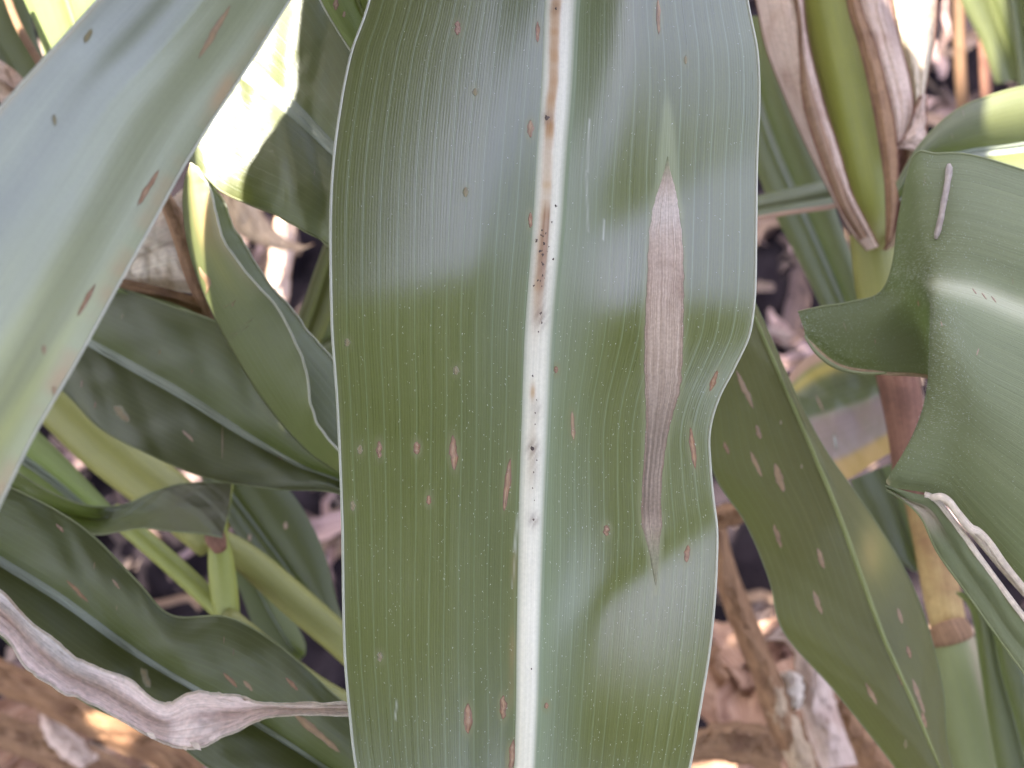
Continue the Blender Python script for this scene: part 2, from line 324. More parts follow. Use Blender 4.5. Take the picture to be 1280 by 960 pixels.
def make_patch(lf, root, mat, pts, name='lesion', off=0.00010, seed=0, rag=0.18, n=22, k=5, tint=None):
    """a diseased patch lying on the blade: pts = (x, y, half width px) down its length"""
    q = np.array([lf.st(x, y) + (w,) for x, y, w in pts]); q = catmull(q, n)
    # px half width -> s half width
    Sx = []
    for sv, tv, w in q:
        a = project(lf.ev(sv - 0.02, tv)); b = project(lf.ev(sv + 0.02, tv)); Sx.append(0.04 / max(np.hypot(*(a - b)[:2]), 1e-3))
    hw = np.maximum(q[:, 2], 0) * np.array(Sx); T = q[:, 1]
    tt = np.linspace(0, 1, n)
    l = hw * (1 + rag * (fnoise(tt * max(2, n / 9), seed) + 0.3 * fnoise(tt * n / 5, seed + 7))); r = hw * (1 + rag * (fnoise(tt * max(2, n / 9), seed + 1) + 0.3 * fnoise(tt * n / 5, seed + 8)))
    A = np.linspace(0, 1, k)[None]; S = q[:, 0:1] - l[:, None] + (l + r)[:, None] * A
    O = off * np.clip(1.4 * (1 - np.abs(2 * A - 1) ** 3), 0.15, 1) * np.ones_like(S)
    V = lf.ev(S, np.broadcast_to(T[:, None], S.shape), O)
    uv = np.stack(np.broadcast_arrays(A * hw.max() / 0.12, (T * lf.len)[:, None]), -1).reshape(-1, 2)
    tn = np.zeros((n, k, 4)) if tint is None else tint(project(V), A, np.zeros((n, k, 4)))
    return mesh_obj(name, V.reshape(-1, 3), grid_faces(n, k), MATS[mat], root, uv, tn.reshape(-1, 4))
def fleck(lf, root, x, y, w, h, ang=0, mat='fleck_tan', seed=0):
    """small spot: w, h full size in px, ang = tilt of the long axis (dx per dy)"""
    hh = h / 2; pr = [(-1, 0.12), (-0.7, 0.62), (-0.2, 1.0), (0.3, 0.95), (0.75, 0.6), (1, 0.1)]
    def tn(pix, A, t):
        n = t.shape[0]; e = np.abs(np.linspace(-1, 1, n))[:, None]; r = np.maximum(np.abs(2 * A - 1), e ** 3); no = fnoise(np.linspace(0, 3, n), seed + 2)[:, None]
        if mat == 'fleck_rust':
            t = over(t, (0.42, 0.27, 0.155), np.clip(0.45 - r + 0.7 * no, 0, 1) * 0.9); t = over(t, (0.17, 0.055, 0.018), np.clip((r - 0.35) / 0.35, 0, 1) * 0.85); return over(t, (0.11, 0.10, 0.035), np.clip((r - 0.85) / 0.15, 0, 1) * 0.6)
        if mat == 'fleck_tan': return over(t, (0.15, 0.085, 0.04), np.clip((r - 0.45) / 0.4, 0, 1) * 0.8)
        return over(t, (0.13, 0.13, 0.055), np.clip((r - 0.25) / 0.7, 0, 1) * 0.9)
    return make_patch(lf, root, mat, [(x + ang * hh * a, y + hh * a, w * 0.45 * b) for a, b in pr], seed=seed, rag=0.55, n=15, k=7, off=0.00008, tint=tn)
def simple_leaf(name, label, rows, mat='blade_green', rib='midrib_green', rw=(0.05, 0.03), rh=0.0008, group=None, cat='leaf', nt=70, ns=23, margin=None, tint=None, ribt=(0, 1), mr=0.00028, flecks=(), fmat='fleck_tan', **kw):
    lf = Leaf(rows, nt=nt, ns=ns, **kw)
    root = empty(name, lf.P[0, ns // 2], label, cat, group)
    make_blade(lf, root, mat, tint)
    if rib: make_midrib(lf, root, rib, rw[0], rw[1], rh, *ribt)
    if margin:
        make_margin(lf, root, margin, -1, mr); make_margin(lf, root, margin, 1, mr)
    for i, f in enumerate(flecks): fleck(lf, root, *f[:4], f[4] if len(f) > 4 else 0, f[5] if len(f) > 5 else fmat, seed=i * 3)
    return lf, root
def rows3(tab, d, plane=None):
    """rows of xl,yl,xm,ym,xr,yr with distances d = (dl, dm, dr) constant or per row"""
    out = []
    for i, r in enumerate(tab):
        dl, dm, dr = d[i] if isinstance(d[0], (tuple, list)) else d
        if plane: dl, dm, dr = plane(r[0], r[1]) + dl, plane(r[2], r[3]) + dm, plane(r[4], r[5]) + dr
        out.append([(r[0], r[1], dl), (r[2], r[3], dm), (r[4], r[5], dr)])
    return out
def lerpd(a, b, n): return [tuple(a[j] + (b[j] - a[j]) * i / (n - 1) for j in range(3)) for i in range(n)]
def stem(root, name, pts, mat, k=16, n=24, tint=None):
    """round stem through (x, y, distance, radius px)"""
    P = catmull(np.array([at(x, y, d) for x, y, d, r in pts]), n); R = catmull(np.array([[r * d / FPX] for x, y, d, r in pts]), n)[:, 0]
    V, F, uv = tube_mesh(P, R, k); t = np.zeros((len(V), 4))
    if tint is not None: t = tint(project(V), t)
    return mesh_obj(name, V, F, MATS[mat], root, uv, t)

# ================================================================== GROUND
def ground_height(x, y):
    h = 0.010 * np.sin(x * 21 + 3 * np.sin(y * 9)) * np.sin(y * 25 + 2 * np.sin(x * 13))
    h += 0.006 * np.sin(x * 67 + y * 31 + 2 * np.sin(y * 41)) + 0.005 * np.sin(y * 83 - x * 49 + 2 * np.sin(x * 57))
    return h
def build_ground():
    fx = np.concatenate([[-300, -60, -15, -5, -2.2], np.linspace(-1.5, 1.5, 260), [2.2, 5, 15, 60, 300]])
    fy = np.concatenate([[-300, -60, -15, -5, -1.8], np.linspace(-0.9, 2.1, 260), [3, 6, 16, 60, 300]])
    X, Y = np.meshgrid(fx, fy)
    near = (np.abs(X) < 1.6) & (Y > -1) & (Y < 2.2)
    Z = np.where(near, ground_height(X, Y) + rng.normal(0, 0.0022, X.shape), 0)
    V = np.stack([X, Y, Z], -1).reshape(-1, 3)
    o = mesh_obj('ground', V, grid_faces(len(fy), len(fx)), MATS['soil'])
    tag(o, kind='structure')
build_ground()

# ================================================================== CENTRE LEAF
RIPPLE_R = (-6, [(190, 130, 10, 14), (395, -20, -8, 16), (640, 170, 13, 12), (930, -40, 0, 30)])
RIPPLE_L = (5, [(375, -50, -7, 18), (650, 60, 6, 40), (800, -60, -2, 40)])
def main_leaf():
    E = [(-420, 585, 728, 830), (-260, 530, 720, 880), (-130, 492, 712, 912), (0, 462, 703, 934), (60, 441, 700, 946), (120, 428, 697, 949), (200, 417, 691, 946), (280, 413, 686, 945), (375, 414, 678, 943),
         (430, 416, 674, 933), (480, 420, 672, 907), (530, 423, 670, 888), (600, 426, 667, 889), (660, 428, 665, 896), (740, 429, 663, 894), (820, 431, 661, 886),
         (880, 436, 660, 876), (960, 445, 657, 862), (1060, 466, 653, 838), (1200, 505, 648, 800), (1360, 550, 640, 750)]
    # resample to even spacing in y
    E = np.array(E, float); ys = np.arange(-420, 1361, 40)
    def interp(c):
        from_y = E[:, 0]; v = E[:, c]; n = 2000; yy = catmull(from_y, n); vv = catmull(v, n); return np.interp(ys, yy, vv)
    xl, xm, xr = interp(1), interp(2), interp(3)
    rows = []
    for y, a, b, c in zip(ys, xl, xm, xr):
        d = 0.300 + 0.00000006 * max(0, 250 - y) ** 2 + 0.00000003 * max(0, y - 700) ** 2
        rows.append([(a, y, d - 0.001), (b, y, d + 0.003), (c, y, d + 0.0085)])
    def dfun(S, T, pix):
        y = pix[..., 1]; x = pix[..., 0]
        L = np.clip(-S, 0, 1); R = np.clip(S, 0, 1)
        b = -0.0045 * np.abs(S) * (1 - np.abs(S)) * 1.6                         # each half arches up
        # the blade ripples: stretches tilted up to the sky alternate with stretches tilted down
        def wave(y, side, a0, brk):
            """a0 = tilt in degrees above the first break; brk = (y, slant, tilt below it, softness)"""
            def z(v):
                q = a0 * v; a = a0
                for y1, sh, a1, w in brk:
                    e = np.clip((v - y1 - sh * (1 - side)) / w, -60, 60); q = q + (a1 - a) * w * np.logaddexp(0, e); a = a1
                return q
            return -np.radians(z(y) - z(np.full_like(y, 480.0))) * 0.300 / FPX
        sm = lambda v: np.clip(v, 0, 1) ** 2 * (3 - 2 * np.clip(v, 0, 1))
        b += sm(R / 0.45) * wave(y, R, *RIPPLE_R) + sm(L / 0.35) * wave(y, L, *RIPPLE_L)
        return b
    lf = Leaf(rows, nt=520, ns=221, dfun=dfun)
    root = empty('corn_leaf', lf.P[0, 110], 'broad green leaf down the middle with white midrib and one long tan lesion', 'leaf')
    rust = (0.24, 0.10, 0.05); tan = (0.40, 0.27, 0.17)
    spots = [(567, 566, 11, 44, 0.05, 'fleck_rust'), (634, 606, 9, 66, -0.12, 'fleck_rust'), (585, 898, 12, 38, 0, 'fleck_rust'), (629, 884, 10, 30, 0, 'fleck_rust'), (640, 945, 9, 42, -.1, 'fleck_rust'),
             (866, 560, 8, 52, 0.12, 'fleck_rust'), (892, 476, 8, 26, -0.35, 'fleck_rust'), (859, 692, 8, 22, -.1, 'fleck_rust'), (758, 663, 9, 14, 0, 'fleck_rust'), (716, 532, 6, 36, 0.06, 'fleck_tan'),
             (663, 161, 9, 22, 0, 'fleck_tan'), (663, 275, 6, 20, 0, 'fleck_rust'), (572, 35, 9, 18, 0, 'fleck_rust'), (474, 562, 8, 22, 0, 'fleck_rust'), (521, 560, 10, 16, 0, 'fleck_rust'),
             (536, 625, 7, 12, 0, 'fleck_rust'), (441, 632, 8, 13, 0, 'fleck_yellow'), (570, 463, 9, 11, 0, 'fleck_yellow'), (434, 428, 8, 10, 0, 'fleck_yellow'), (582, 240, 8, 13, 0, 'fleck_yellow'),
             (475, 821, 8, 12, 0, 'fleck_yellow'), (695, 462, 6, 9, 0, 'fleck_rust'), (823, 20, 6, 46, 0.02, 'fleck_tan'), (857, 75, 5, 11, 0, 'fleck_yellow'), (672, 40, 6, 26, 0, 'fleck_rust'), (594, 115, 8, 10, 0, 'fleck_yellow'),
             (450, 562, 8, 12, 0, 'fleck_yellow'), (683, 882, 6, 8, 0, 'fleck_rust')]
    les = [(835, 196, 0.6), (834, 214, 4), (834, 230, 8.5), (833, 246, 13), (832, 268, 17.5), (832, 300, 21.5), (832, 340, 23), (831, 380, 24), (830, 420, 24.5), (829, 460, 24), (828, 490, 22), (824, 520, 17), (820, 550, 14),
           (816, 590, 12.5), (814, 630, 12.5), (815, 655, 13), (816, 674, 9), (818, 694, 6), (819, 714, 3.2), (820, 732, 0.6)]
    lx = np.array([p[0] for p in les], float); ly = np.array([p[1] for p in les], float); lw = np.array([p[2] for p in les], float)
    def tint(lf, t):
        X, Y = lf.pix[..., 0], lf.pix[..., 1]
        # pale green zone beside the midrib
        xm_ = np.interp(Y, ys, xm); dx = X - xm_
        t = over(t, (0.20, 0.25, 0.14), 0.75 * np.exp(-((dx - 10) / 21) ** 2))
        t = over(t, (0.13, 0.17, 0.09), 0.35 * np.exp(-((dx - 48) / 26) ** 2))
        t = over(t, (0.060, 0.088, 0.045), 0.25 * np.exp(-((dx + 55) / 40) ** 2))
        # halo round the long lesion
        c = np.interp(Y, ly, lx); w = np.interp(Y, ly, lw, left=0, right=0)
        dist = np.abs(X - c) - w
        m = (Y > 85) & (Y < 745)
        tipw = np.interp(Y, [108, 140, 170, 200, 240, 262], [0.5, 5.5, 9.5, 12.5, 15.5, 19]); edge = 1 / (1 + np.exp(np.clip((np.abs(X - 834) - tipw) / 1.6, -40, 40)))
        t = over(t, (0.21, 0.225, 0.105), 0.85 * edge * np.clip((Y - 104) / 30, 0, 1) * (Y < 275))
        lo = 1 / (1 + np.exp(np.clip((np.abs(X - 818) - np.interp(Y, [650, 690, 740], [12, 8, 1])) / 1.8, -40, 40))); t = over(t, (0.20, 0.19, 0.11), 0.7 * lo * (Y > 640) * np.clip((748 - Y) / 20, 0, 1))
        t = over(t, (0.19, 0.19, 0.075), np.where(m & (Y > 230), 0.5 * np.exp(-(np.maximum(dist, 0) / 4.5) ** 2), 0))
        for x, y, w_, h_, a_, mt in spots:
            r = np.hypot((X - x - a_ * (Y - y)) / (w_ * 0.5 + 3.5), (Y - y) / (h_ * 0.5 + 6))
            t = over(t, (0.16, 0.15, 0.05), (0.45 if mt != 'fleck_yellow' else 0.3) * np.exp(-np.maximum(r - 0.75, 0) ** 2 / 0.08) * (r < 2.4))
        t = over(t, (0.20, 0.19, 0.09), 0.45 * np.exp(-((1 - np.abs(lf.S)) / 0.016) ** 2))
        # streak of rust-orange along the left of the midrib low down
        t = over(t, (0.30, 0.17, 0.05), 0.55 * np.exp(-((dx + 21) / 4.0) ** 2) * np.clip((Y - 640) / 60, 0, 1) * np.clip(0.4 + 0.8 * fnoise(Y / 160.0, 31), 0, 1))
        # scratches
        for x0, y0, x1, y1, ww, al in [(737, 150, 734, 215, 0.9, 0.75), (733, 215, 735, 290, 1.2, 0.3), (755, 275, 754, 300, 1.3, 0.5), (642, 690, 648, 640, 1.2, 0.5), (496, 876, 494, 900, 1.0, 0.5), (655, 590, 640, 735, 0.9, .35)]:
            f = np.clip(((X - x0) * (x1 - x0) + (Y - y0) * (y1 - y0)) / ((x1 - x0) ** 2 + (y1 - y0) ** 2), 0, 1)
            dd = np.hypot(X - x0 - f * (x1 - x0), Y - y0 - f * (y1 - y0)); t = over(t, (0.55, 0.55, 0.48), al * np.exp(-(dd / ww) ** 2))
        return t
    make_blade(lf, root, 'blade_main', tint)
    # midrib: white band with orange-brown staining in its upper part
    def rib_tint(pix, A, T, t):
        Y = pix[..., 1]
        t = over(t, (0.15, 0.19, 0.10), np.clip((np.abs(A + 0.12) - 0.45) / 0.5, 0, 1) ** 1.2 * 0.9)
        t = over(t, (0.36, 0.15, 0.022), 0.98 * np.exp(-((A + 0.36 + 0.10 * fnoise(Y / 120, 3)) / 0.30) ** 4) * np.clip((235 - Y) / 70, 0, 1) * (0.75 + 0.25 * fnoise(Y / 60, 9)))
        t = over(t, (0.44, 0.22, 0.06), 0.6 * np.exp(-((A + 0.30 + 0.12 * fnoise(Y / 90, 13)) / 0.32) ** 4) * np.clip((Y - 190) / 40, 0, 1) * np.clip((420 - Y) / 70, 0, 1) * np.clip(0.75 + 0.5 * fnoise(Y / 45, 14), 0, 1))
        t = over(t, (0.40, 0.21, 0.08), 0.65 * np.exp(-((A + 0.35) / 0.35) ** 2) * np.exp(-((Y - 330) / 75) ** 2))
        t = over(t, (0.22, 0.10, 0.05), 0.75 * np.exp(-((np.abs(A + 0.22) - 0.10 - (Y - 250) * 0.0012) / 0.09) ** 2) * np.clip((Y - 248) / 20, 0, 1) * np.clip((350 - Y) / 60, 0, 1))
        t = over(t, (0.30, 0.17, 0.13), 0.55 * np.exp(-((A + 0.2) / 0.2) ** 2) * np.exp(-((Y - 325) / 45) ** 2))
        t = over(t, (0.40, 0.20, 0.06), 0.8 * np.exp(-((A + 0.35) / 0.16) ** 2) * np.exp(-((Y - 490) / 10) ** 2))
        t = over(t, (0.42, 0.28, 0.12), 0.35 * np.exp(-((A + 0.25) / 0.3) ** 2) * np.exp(-((Y - 560) / 60) ** 2))
        for x_, y_, w_, h_, al in [(675, 396, 9, 14, .6), (666, 560, 9, 12, .6), (667, 650, 8, 10, .6), (668, 585, 6, 26, .35), (671, 512, 7, 16, .35), (684, 148, 8, 10, .5), (694, 10, 7, 9, .5), (678, 350, 9, 40, .4)]:
            t = over(t, (0.20, 0.13, 0.10), al * np.exp(-((pix[..., 0] - x_) / w_) ** 2 - ((Y - y_) / h_) ** 2) * np.clip(0.8 + 0.9 * fnoise(Y / 14 + A * 2, 17), 0, 1.2))
        return t
    # even half width in px -> in s
    n = 620; k = 25
    tv = np.linspace(0, 1, n); cy = project(lf.ev(np.zeros(n), tv))[:, 1]
    A = np.linspace(-1, 1, k)
    hwp = np.interp(cy, [-420, 0, 480, 960, 1360], [26, 23, 19.5, 15, 10])
    T, AA = np.meshgrid(tv, A, indexing='ij')
    sl_ = hwp / (np.interp(cy, ys, xm) - np.interp(cy, ys, xl)); sr_ = hwp / (np.interp(cy, ys, xr) - np.interp(cy, ys, xm))
    S = np.where(AA < 0, AA * sl_[:, None], AA * sr_[:, None])
    V = lf.ev(S, T, 0.0007 * (1 - AA ** 2) ** 1.5 + 0.00004 - 0.0001 * (np.abs(AA) > 0.99))
    tt = rib_tint(project(V), AA, T, np.zeros((n, k, 4)))
    mr = mesh_obj('midrib', V.reshape(-1, 3), grid_faces(n, k), MATS['midrib_white'], root, np.stack([(AA + 1) / 2, T * lf.len], -1).reshape(-1, 2), tt.reshape(-1, 4))
    make_margin(lf, root, 'margin_white', -1, 0.00030); make_margin(lf, root, 'margin_white', 1, 0.00030)
    def les_tint(pix, A_, t):
        Y = pix[..., 1]
        fr = 16 * fnoise(A_ * 5, 77) + 10 * fnoise(A_ * 16, 78); q = fnoise(A_ * 6 + Y / 700, 79)
        t = over(t, (0.62, 0.55, 0.49), 0.45 * np.exp(-((Y - 262 - fr) / 28) ** 2))
        t = over(t, (0.22, 0.235, 0.115), np.clip((226 + fr - Y) / 26, 0, 1) * 0.97)
        t = over(t, (0.14, 0.098, 0.068), np.clip((Y - 430 - 40 * q) / 110, 0, 1) * np.clip((690 - Y) / 60, 0, 1) * np.clip(0.72 + 0.6 * q, 0, 1))
        t = over(t, (0.36, 0.27, 0.20), 0.35 * np.exp(-((Y - 600) / 40) ** 2) * np.clip(A_ * 2 - .6, 0, 1))
        r = np.abs(2 * A_ - 1)
        t = over(t, (0.17, 0.085, 0.05), 0.75 * np.exp(-((r - 0.88) / 0.07) ** 2) * np.clip((Y - 290) / 150, 0, 1) * np.clip(0.7 + 0.6 * fnoise(Y / 70, 80), 0, 1))
        t = over(t, (0.17, 0.18, 0.09), np.clip((Y - 655 - fr) / 40, 0, 1) * 0.8)
        t = over(t, (0.105, 0.112, 0.045), np.clip((r - 0.93) / 0.07, 0, 1) * 0.95 * np.clip((Y - 245) / 25, 0, 1) * np.clip((690 - Y) / 30, 0, 1))
        return t
    o = make_patch(lf, root, 'lesion_tan', les, off=0.00014, seed=5, rag=0.07, n=220, k=31, tint=les_tint)
    o['label'] = 'long spindle shaped tan lesion'
    for i, sp in enumerate(spots): fleck(lf, root, *sp, seed=i * 7)
    # dark mould specks on the midrib
    r2 = np.random.default_rng(3)
    sp = [(681, 292, 5), (679, 305, 6), (677, 318, 7), (678, 331, 6), (677, 345, 5), (676, 358, 4), (675, 392, 9), (677, 404, 6), (665, 560, 8), (667, 649, 8), (665, 470, 4), (694, 12, 6), (684, 148, 6), (695, 258, 5), (690, 278, 5), (668, 530, 4), (666, 590, 4), (664, 835, 4), (672, 415, 4), (670, 500, 4), (668, 516, 5), (671, 575, 4), (665, 610, 4), (668, 625, 3)]
    sp += [(678 + r2.normal(0, 4), r2.uniform(285, 385), r2.uniform(2, 4)) for _ in range(18)]
    for i, (x, y, w) in enumerate(sp):
        sv, tvv = lf.st(x, y); V = []; F = []; w_ = w * 0.3 / FPX / 2; c = lf.ev(sv, tvv, 0.0007); hgt = 8
        ex = lf.ev(sv + .01, tvv) - lf.ev(sv, tvv); ex /= np.linalg.norm(ex); ey = lf.ev(sv, tvv + .004) - lf.ev(sv, tvv); ey /= np.linalg.norm(ey)
        for q in range(hgt):
            a = q / hgt * 6.283; rr = w_ * (0.35 + 1.1 * r2.random()); V.append(c + ex * math.cos(a) * rr + ey * math.sin(a) * rr * 1.4 - lf.ev(sv, tvv, 0.0003) + lf.ev(sv, tvv, 0))
        V.append(c + (lf.ev(sv, tvv, 0.00025) - lf.ev(sv, tvv))); F = [(q, (q + 1) % hgt, hgt) for q in range(hgt)]
        V = np.array(V); mesh_obj('mould_speck', V, F, MATS['dark_mould'], mr, np.zeros((len(V), 2)), np.zeros((len(V), 4)))
    # short white hairs and dust standing on the blade
    hairs(lf, root, 5200, 0.00045, 0.00005, seed=4, dens=lambda X, Y: 0.25 + 0.75 * (Y > 380) * (0.4 + 0.6 * np.exp(-((X - 760) / 190) ** 2)))
    return lf
def hairs(lf, root, n, ln, wd, seed=1, dens=None, mat='hair', lie=0.85):
    r = np.random.default_rng(seed); sv = r.uniform(-0.98, 0.98, n); tv = r.uniform(0.0, 1.0, n)
    c = lf.ev(sv, tv, np.full(n, 0.00003)); px = project(c)
    keep = (px[:, 0] > -30) & (px[:, 0] < 1310) & (px[:, 1] > -40) & (px[:, 1] < 1000)
    if dens is not None: keep &= r.random(n) < dens(px[:, 0], px[:, 1])
    c = c[keep]; sv = sv[keep]; tv = tv[keep]; m = len(c)
    along = lf.ev(sv, np.minimum(tv + 0.01, 1)) - lf.ev(sv, np.maximum(tv - 0.01, 0)); along /= np.linalg.norm(along, axis=1, keepdims=True)
    nrm = lf.ev(sv, tv, np.ones(m)) - lf.ev(sv, tv); side = np.cross(along, nrm)
    ang = r.normal(0, 0.5, m)[:, None]; dirv = along * np.cos(ang) + side * np.sin(ang); dirv = dirv * lie + nrm * (1 - lie) * 1.6
    sd = np.cross(dirv, nrm); sd /= np.linalg.norm(sd, axis=1, keepdims=True)
    l = ln * r.uniform(0.35, 1.3, m)[:, None]; w = wd * r.uniform(0.6, 1.3, m)[:, None]
    V = np.stack([c - sd * w, c + sd * w, c + dirv * l], 1).reshape(-1, 3); F = np.arange(3 * m).reshape(-1, 3)
    o = mesh_obj('leaf_hairs', V, F, MATS[mat], root, np.zeros((3 * m, 2)), np.zeros((3 * m, 4))); o['kind'] = 'stuff'
main_leaf()

# ================================================================== LEFT SIDE
# near, out-of-focus leaf crossing the top left corner
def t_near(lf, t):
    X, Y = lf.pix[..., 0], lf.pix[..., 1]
    t = over(t, (0.36, 0.37, 0.13), 0.85 * np.clip((Y - 260) / 280, 0, 1) * np.clip(0.65 + 0.5 * fnoise(lf.S * 2 + lf.T, 44), 0, 1)); t = over(t, (0.34, 0.19, 0.09), 0.75 * np.exp(-((0.93 - lf.S + 0.05 * fnoise(lf.T * 5, 6)) / 0.09) ** 2) * np.clip(0.3 + 1.3 * fnoise(lf.T * 7, 5), 0, 1))  # yellow low part is sun glow painted in; right margin is rusty
    return over(t, (0.38, 0.30, 0.16), 0.9 * np.exp(-((1 + lf.S) / 0.05) ** 2))  # thin bright left edge is painted-in glow
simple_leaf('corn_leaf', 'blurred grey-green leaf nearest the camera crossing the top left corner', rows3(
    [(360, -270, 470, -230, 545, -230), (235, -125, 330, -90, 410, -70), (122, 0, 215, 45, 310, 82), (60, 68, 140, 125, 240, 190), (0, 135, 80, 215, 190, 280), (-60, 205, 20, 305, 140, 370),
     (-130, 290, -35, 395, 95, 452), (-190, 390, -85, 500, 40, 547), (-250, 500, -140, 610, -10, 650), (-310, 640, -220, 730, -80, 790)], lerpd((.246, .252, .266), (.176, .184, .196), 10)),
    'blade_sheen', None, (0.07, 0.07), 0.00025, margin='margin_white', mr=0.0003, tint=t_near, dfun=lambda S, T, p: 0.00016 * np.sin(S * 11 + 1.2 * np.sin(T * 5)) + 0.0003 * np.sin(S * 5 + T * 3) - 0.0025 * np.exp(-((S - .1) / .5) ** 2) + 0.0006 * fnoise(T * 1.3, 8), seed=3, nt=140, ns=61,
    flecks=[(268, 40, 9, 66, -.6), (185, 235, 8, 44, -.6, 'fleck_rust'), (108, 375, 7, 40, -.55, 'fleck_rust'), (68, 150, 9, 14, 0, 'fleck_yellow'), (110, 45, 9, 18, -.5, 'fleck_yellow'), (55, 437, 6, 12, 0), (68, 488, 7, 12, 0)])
# leaf behind, with the sunlit patch
simple_leaf('corn_leaf', 'leaf behind the top left one, partly in bright sun, partly in shade', rows3(
    [(640, 230, 560, 300, 520, 380), (540, 150, 480, 240, 450, 335), (470, 85, 420, 190, 405, 303), (440, 10, 370, 142, 347, 270), (395, -70, 318, 98, 285, 243), (330, -130, 250, 45, 222, 190), (240, -190, 150, -40, 110, 120)],
    (0, 0, 0), plane=lambda x, y: 0.376 + 0.85e-4 * (-0.56 * (x - 370) - 0.83 * (y - 142))), 'blade_green', 'midrib_green', (0.06, 0.09), 0.001, margin='margin_green', wob=0.002, seed=9, bow=0.004, ruffle=0.003, rf=3, ns=41,
    flecks=[(393, 216, 4, 6), (300, 88, 6, 10)])
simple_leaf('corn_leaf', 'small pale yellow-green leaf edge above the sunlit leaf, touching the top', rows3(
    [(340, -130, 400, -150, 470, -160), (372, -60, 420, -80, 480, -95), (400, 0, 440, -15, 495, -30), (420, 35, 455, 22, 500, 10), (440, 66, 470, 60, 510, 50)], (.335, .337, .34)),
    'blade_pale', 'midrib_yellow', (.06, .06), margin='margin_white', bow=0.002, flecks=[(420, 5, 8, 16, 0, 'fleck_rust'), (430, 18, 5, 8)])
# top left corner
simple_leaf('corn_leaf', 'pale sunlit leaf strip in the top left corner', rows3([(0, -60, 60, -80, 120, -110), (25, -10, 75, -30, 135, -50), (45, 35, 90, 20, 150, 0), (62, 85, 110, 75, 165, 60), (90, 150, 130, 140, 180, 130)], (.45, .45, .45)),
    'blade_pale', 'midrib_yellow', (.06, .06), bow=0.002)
simple_leaf('corn_leaf', 'dark green leaf behind a brown stem in the top left corner', rows3([(-90, -30, -40, -60, 30, -70), (-60, 40, -20, 20, 35, 0), (-20, 90, 10, 75, 50, 60), (20, 140, 45, 130, 80, 120)], (.5, .5, .5)), 'blade_dark', None, bow=0.002)
r_ = empty('dead_corn_stalk', at(30, 40, .43), 'thin brown dead stem in the top left corner', 'stem')
stem(r_, 'stem', [(0, -30, .44, 5), (22, 30, .435, 5), (48, 76, .43, 5), (90, 150, .425, 5)], 'dry_brown', n=10)
simple_leaf('dead_leaf', 'dry pinkish leaf at the left edge below the corner', rows3([(-60, 50, -60, 80, -60, 115), (0, 75, 0, 100, -5, 125), (40, 110, 35, 135, 25, 160), (80, 170, 60, 190, 40, 200)], (.47, .475, .47)), 'dry_pink', None, bow=0.002, wob=0.003)

# young leaf folded along its keel, tan at the tip
def t_tip(lf, t):
    X, Y = lf.pix[..., 0], lf.pix[..., 1]; fr = (lf.S < 0)
    edge = np.clip(1 - np.abs(lf.S + 0.62) / 0.34, 0, 1)
    t = over(t, (0.42, 0.26, 0.12), fr * np.clip((330 - Y) / 90, 0, 1) * np.clip(edge * 1.6, 0, 1) * 0.9)
    t = over(t, (0.44, 0.36, 0.20), fr * np.clip((380 - Y) / 110, 0, 1) * np.clip((-lf.S - 0.75) / 0.2, 0, 1) * 0.8)
    t = over(t, (0.26, 0.24, 0.08), fr * np.exp(-((Y - 330) / 40) ** 2) * edge * 0.5)
    return over(t, (0.36, 0.28, 0.14), 0.8 * np.clip((222 - Y) / 14, 0, 1))
simple_leaf('young_corn_leaf', 'young folded leaf with a tan pointed tip, left of the centre leaf', rows3(
    [(240, 203, 238, 204, 241, 204), (252, 217, 231, 222, 260, 222), (265, 245, 228, 256, 276, 248), (276, 290, 235, 310, 300, 298), (298, 328, 255, 370, 331, 346), (345, 385, 290, 440, 372, 398), (378, 445, 335, 510, 418, 452),
     (389, 510, 385, 565, 455, 505), (422, 563, 432, 597, 495, 552), (475, 605, 490, 645, 550, 605)], [(.372, .374, .376)] + lerpd((.366, .377, .384), (.360, .378, .392), 9)),
    'blade_green', 'midrib_green', (.03, .03), 0.0003, margin='margin_white', mr=0.00035, tint=t_tip, nt=120, ns=41, bow=0.002, seed=21, ruffle=0.0012, rf=5,
    flecks=[(264, 362, 10, 56, 0.55, 'fleck_tan'), (312, 404, 6, 7, 0, 'fleck_yellow'), (291, 380, 4, 6)])
# dry husk
hk = empty('dry_husk', at(205, 330, .43), 'dry brown and white papery husk beside the young folded leaf', 'husk')
def husk_part(rows, d, mat, seed, **kw):
    kw.setdefault('crumple', 0.0007); lf = Leaf(rows3(rows, d), nt=60, ns=21, seed=seed, **kw)
    make_blade(lf, hk, mat, name='husk_leaf'); return lf
husk_part([(120, 330, 135, 345, 150, 352), (160, 285, 170, 320, 190, 362), (205, 255, 212, 300, 235, 366), (235, 230, 245, 290, 262, 372)], (.432, .430, .428), 'dry_pale', 3, bow=0.003, wob=0.002)
husk_part([(170, 200, 180, 215, 200, 225), (200, 258, 214, 262, 226, 262), (216, 300, 230, 305, 245, 300), (232, 350, 246, 352, 258, 350), (255, 400, 262, 398, 272, 396)], (.424, .421, .424), 'dry_brown', 4, bow=0.001)
husk_part([(140, 345, 142, 352, 145, 358), (190, 356, 188, 364, 186, 370), (225, 365, 224, 374, 222, 381), (275, 380, 272, 392, 268, 402)], (.424, .422, .424), 'dry_brown', 5)
simple_leaf('corn_leaf', 'thin pale green leaf edge under the dry husk', rows3([(130, 350, 132, 356, 134, 366), (180, 366, 178, 374, 176, 384), (230, 384, 228, 392, 226, 402), (280, 405, 276, 414, 272, 424)], (.427, .424, .428)), 'blade_pale', None)
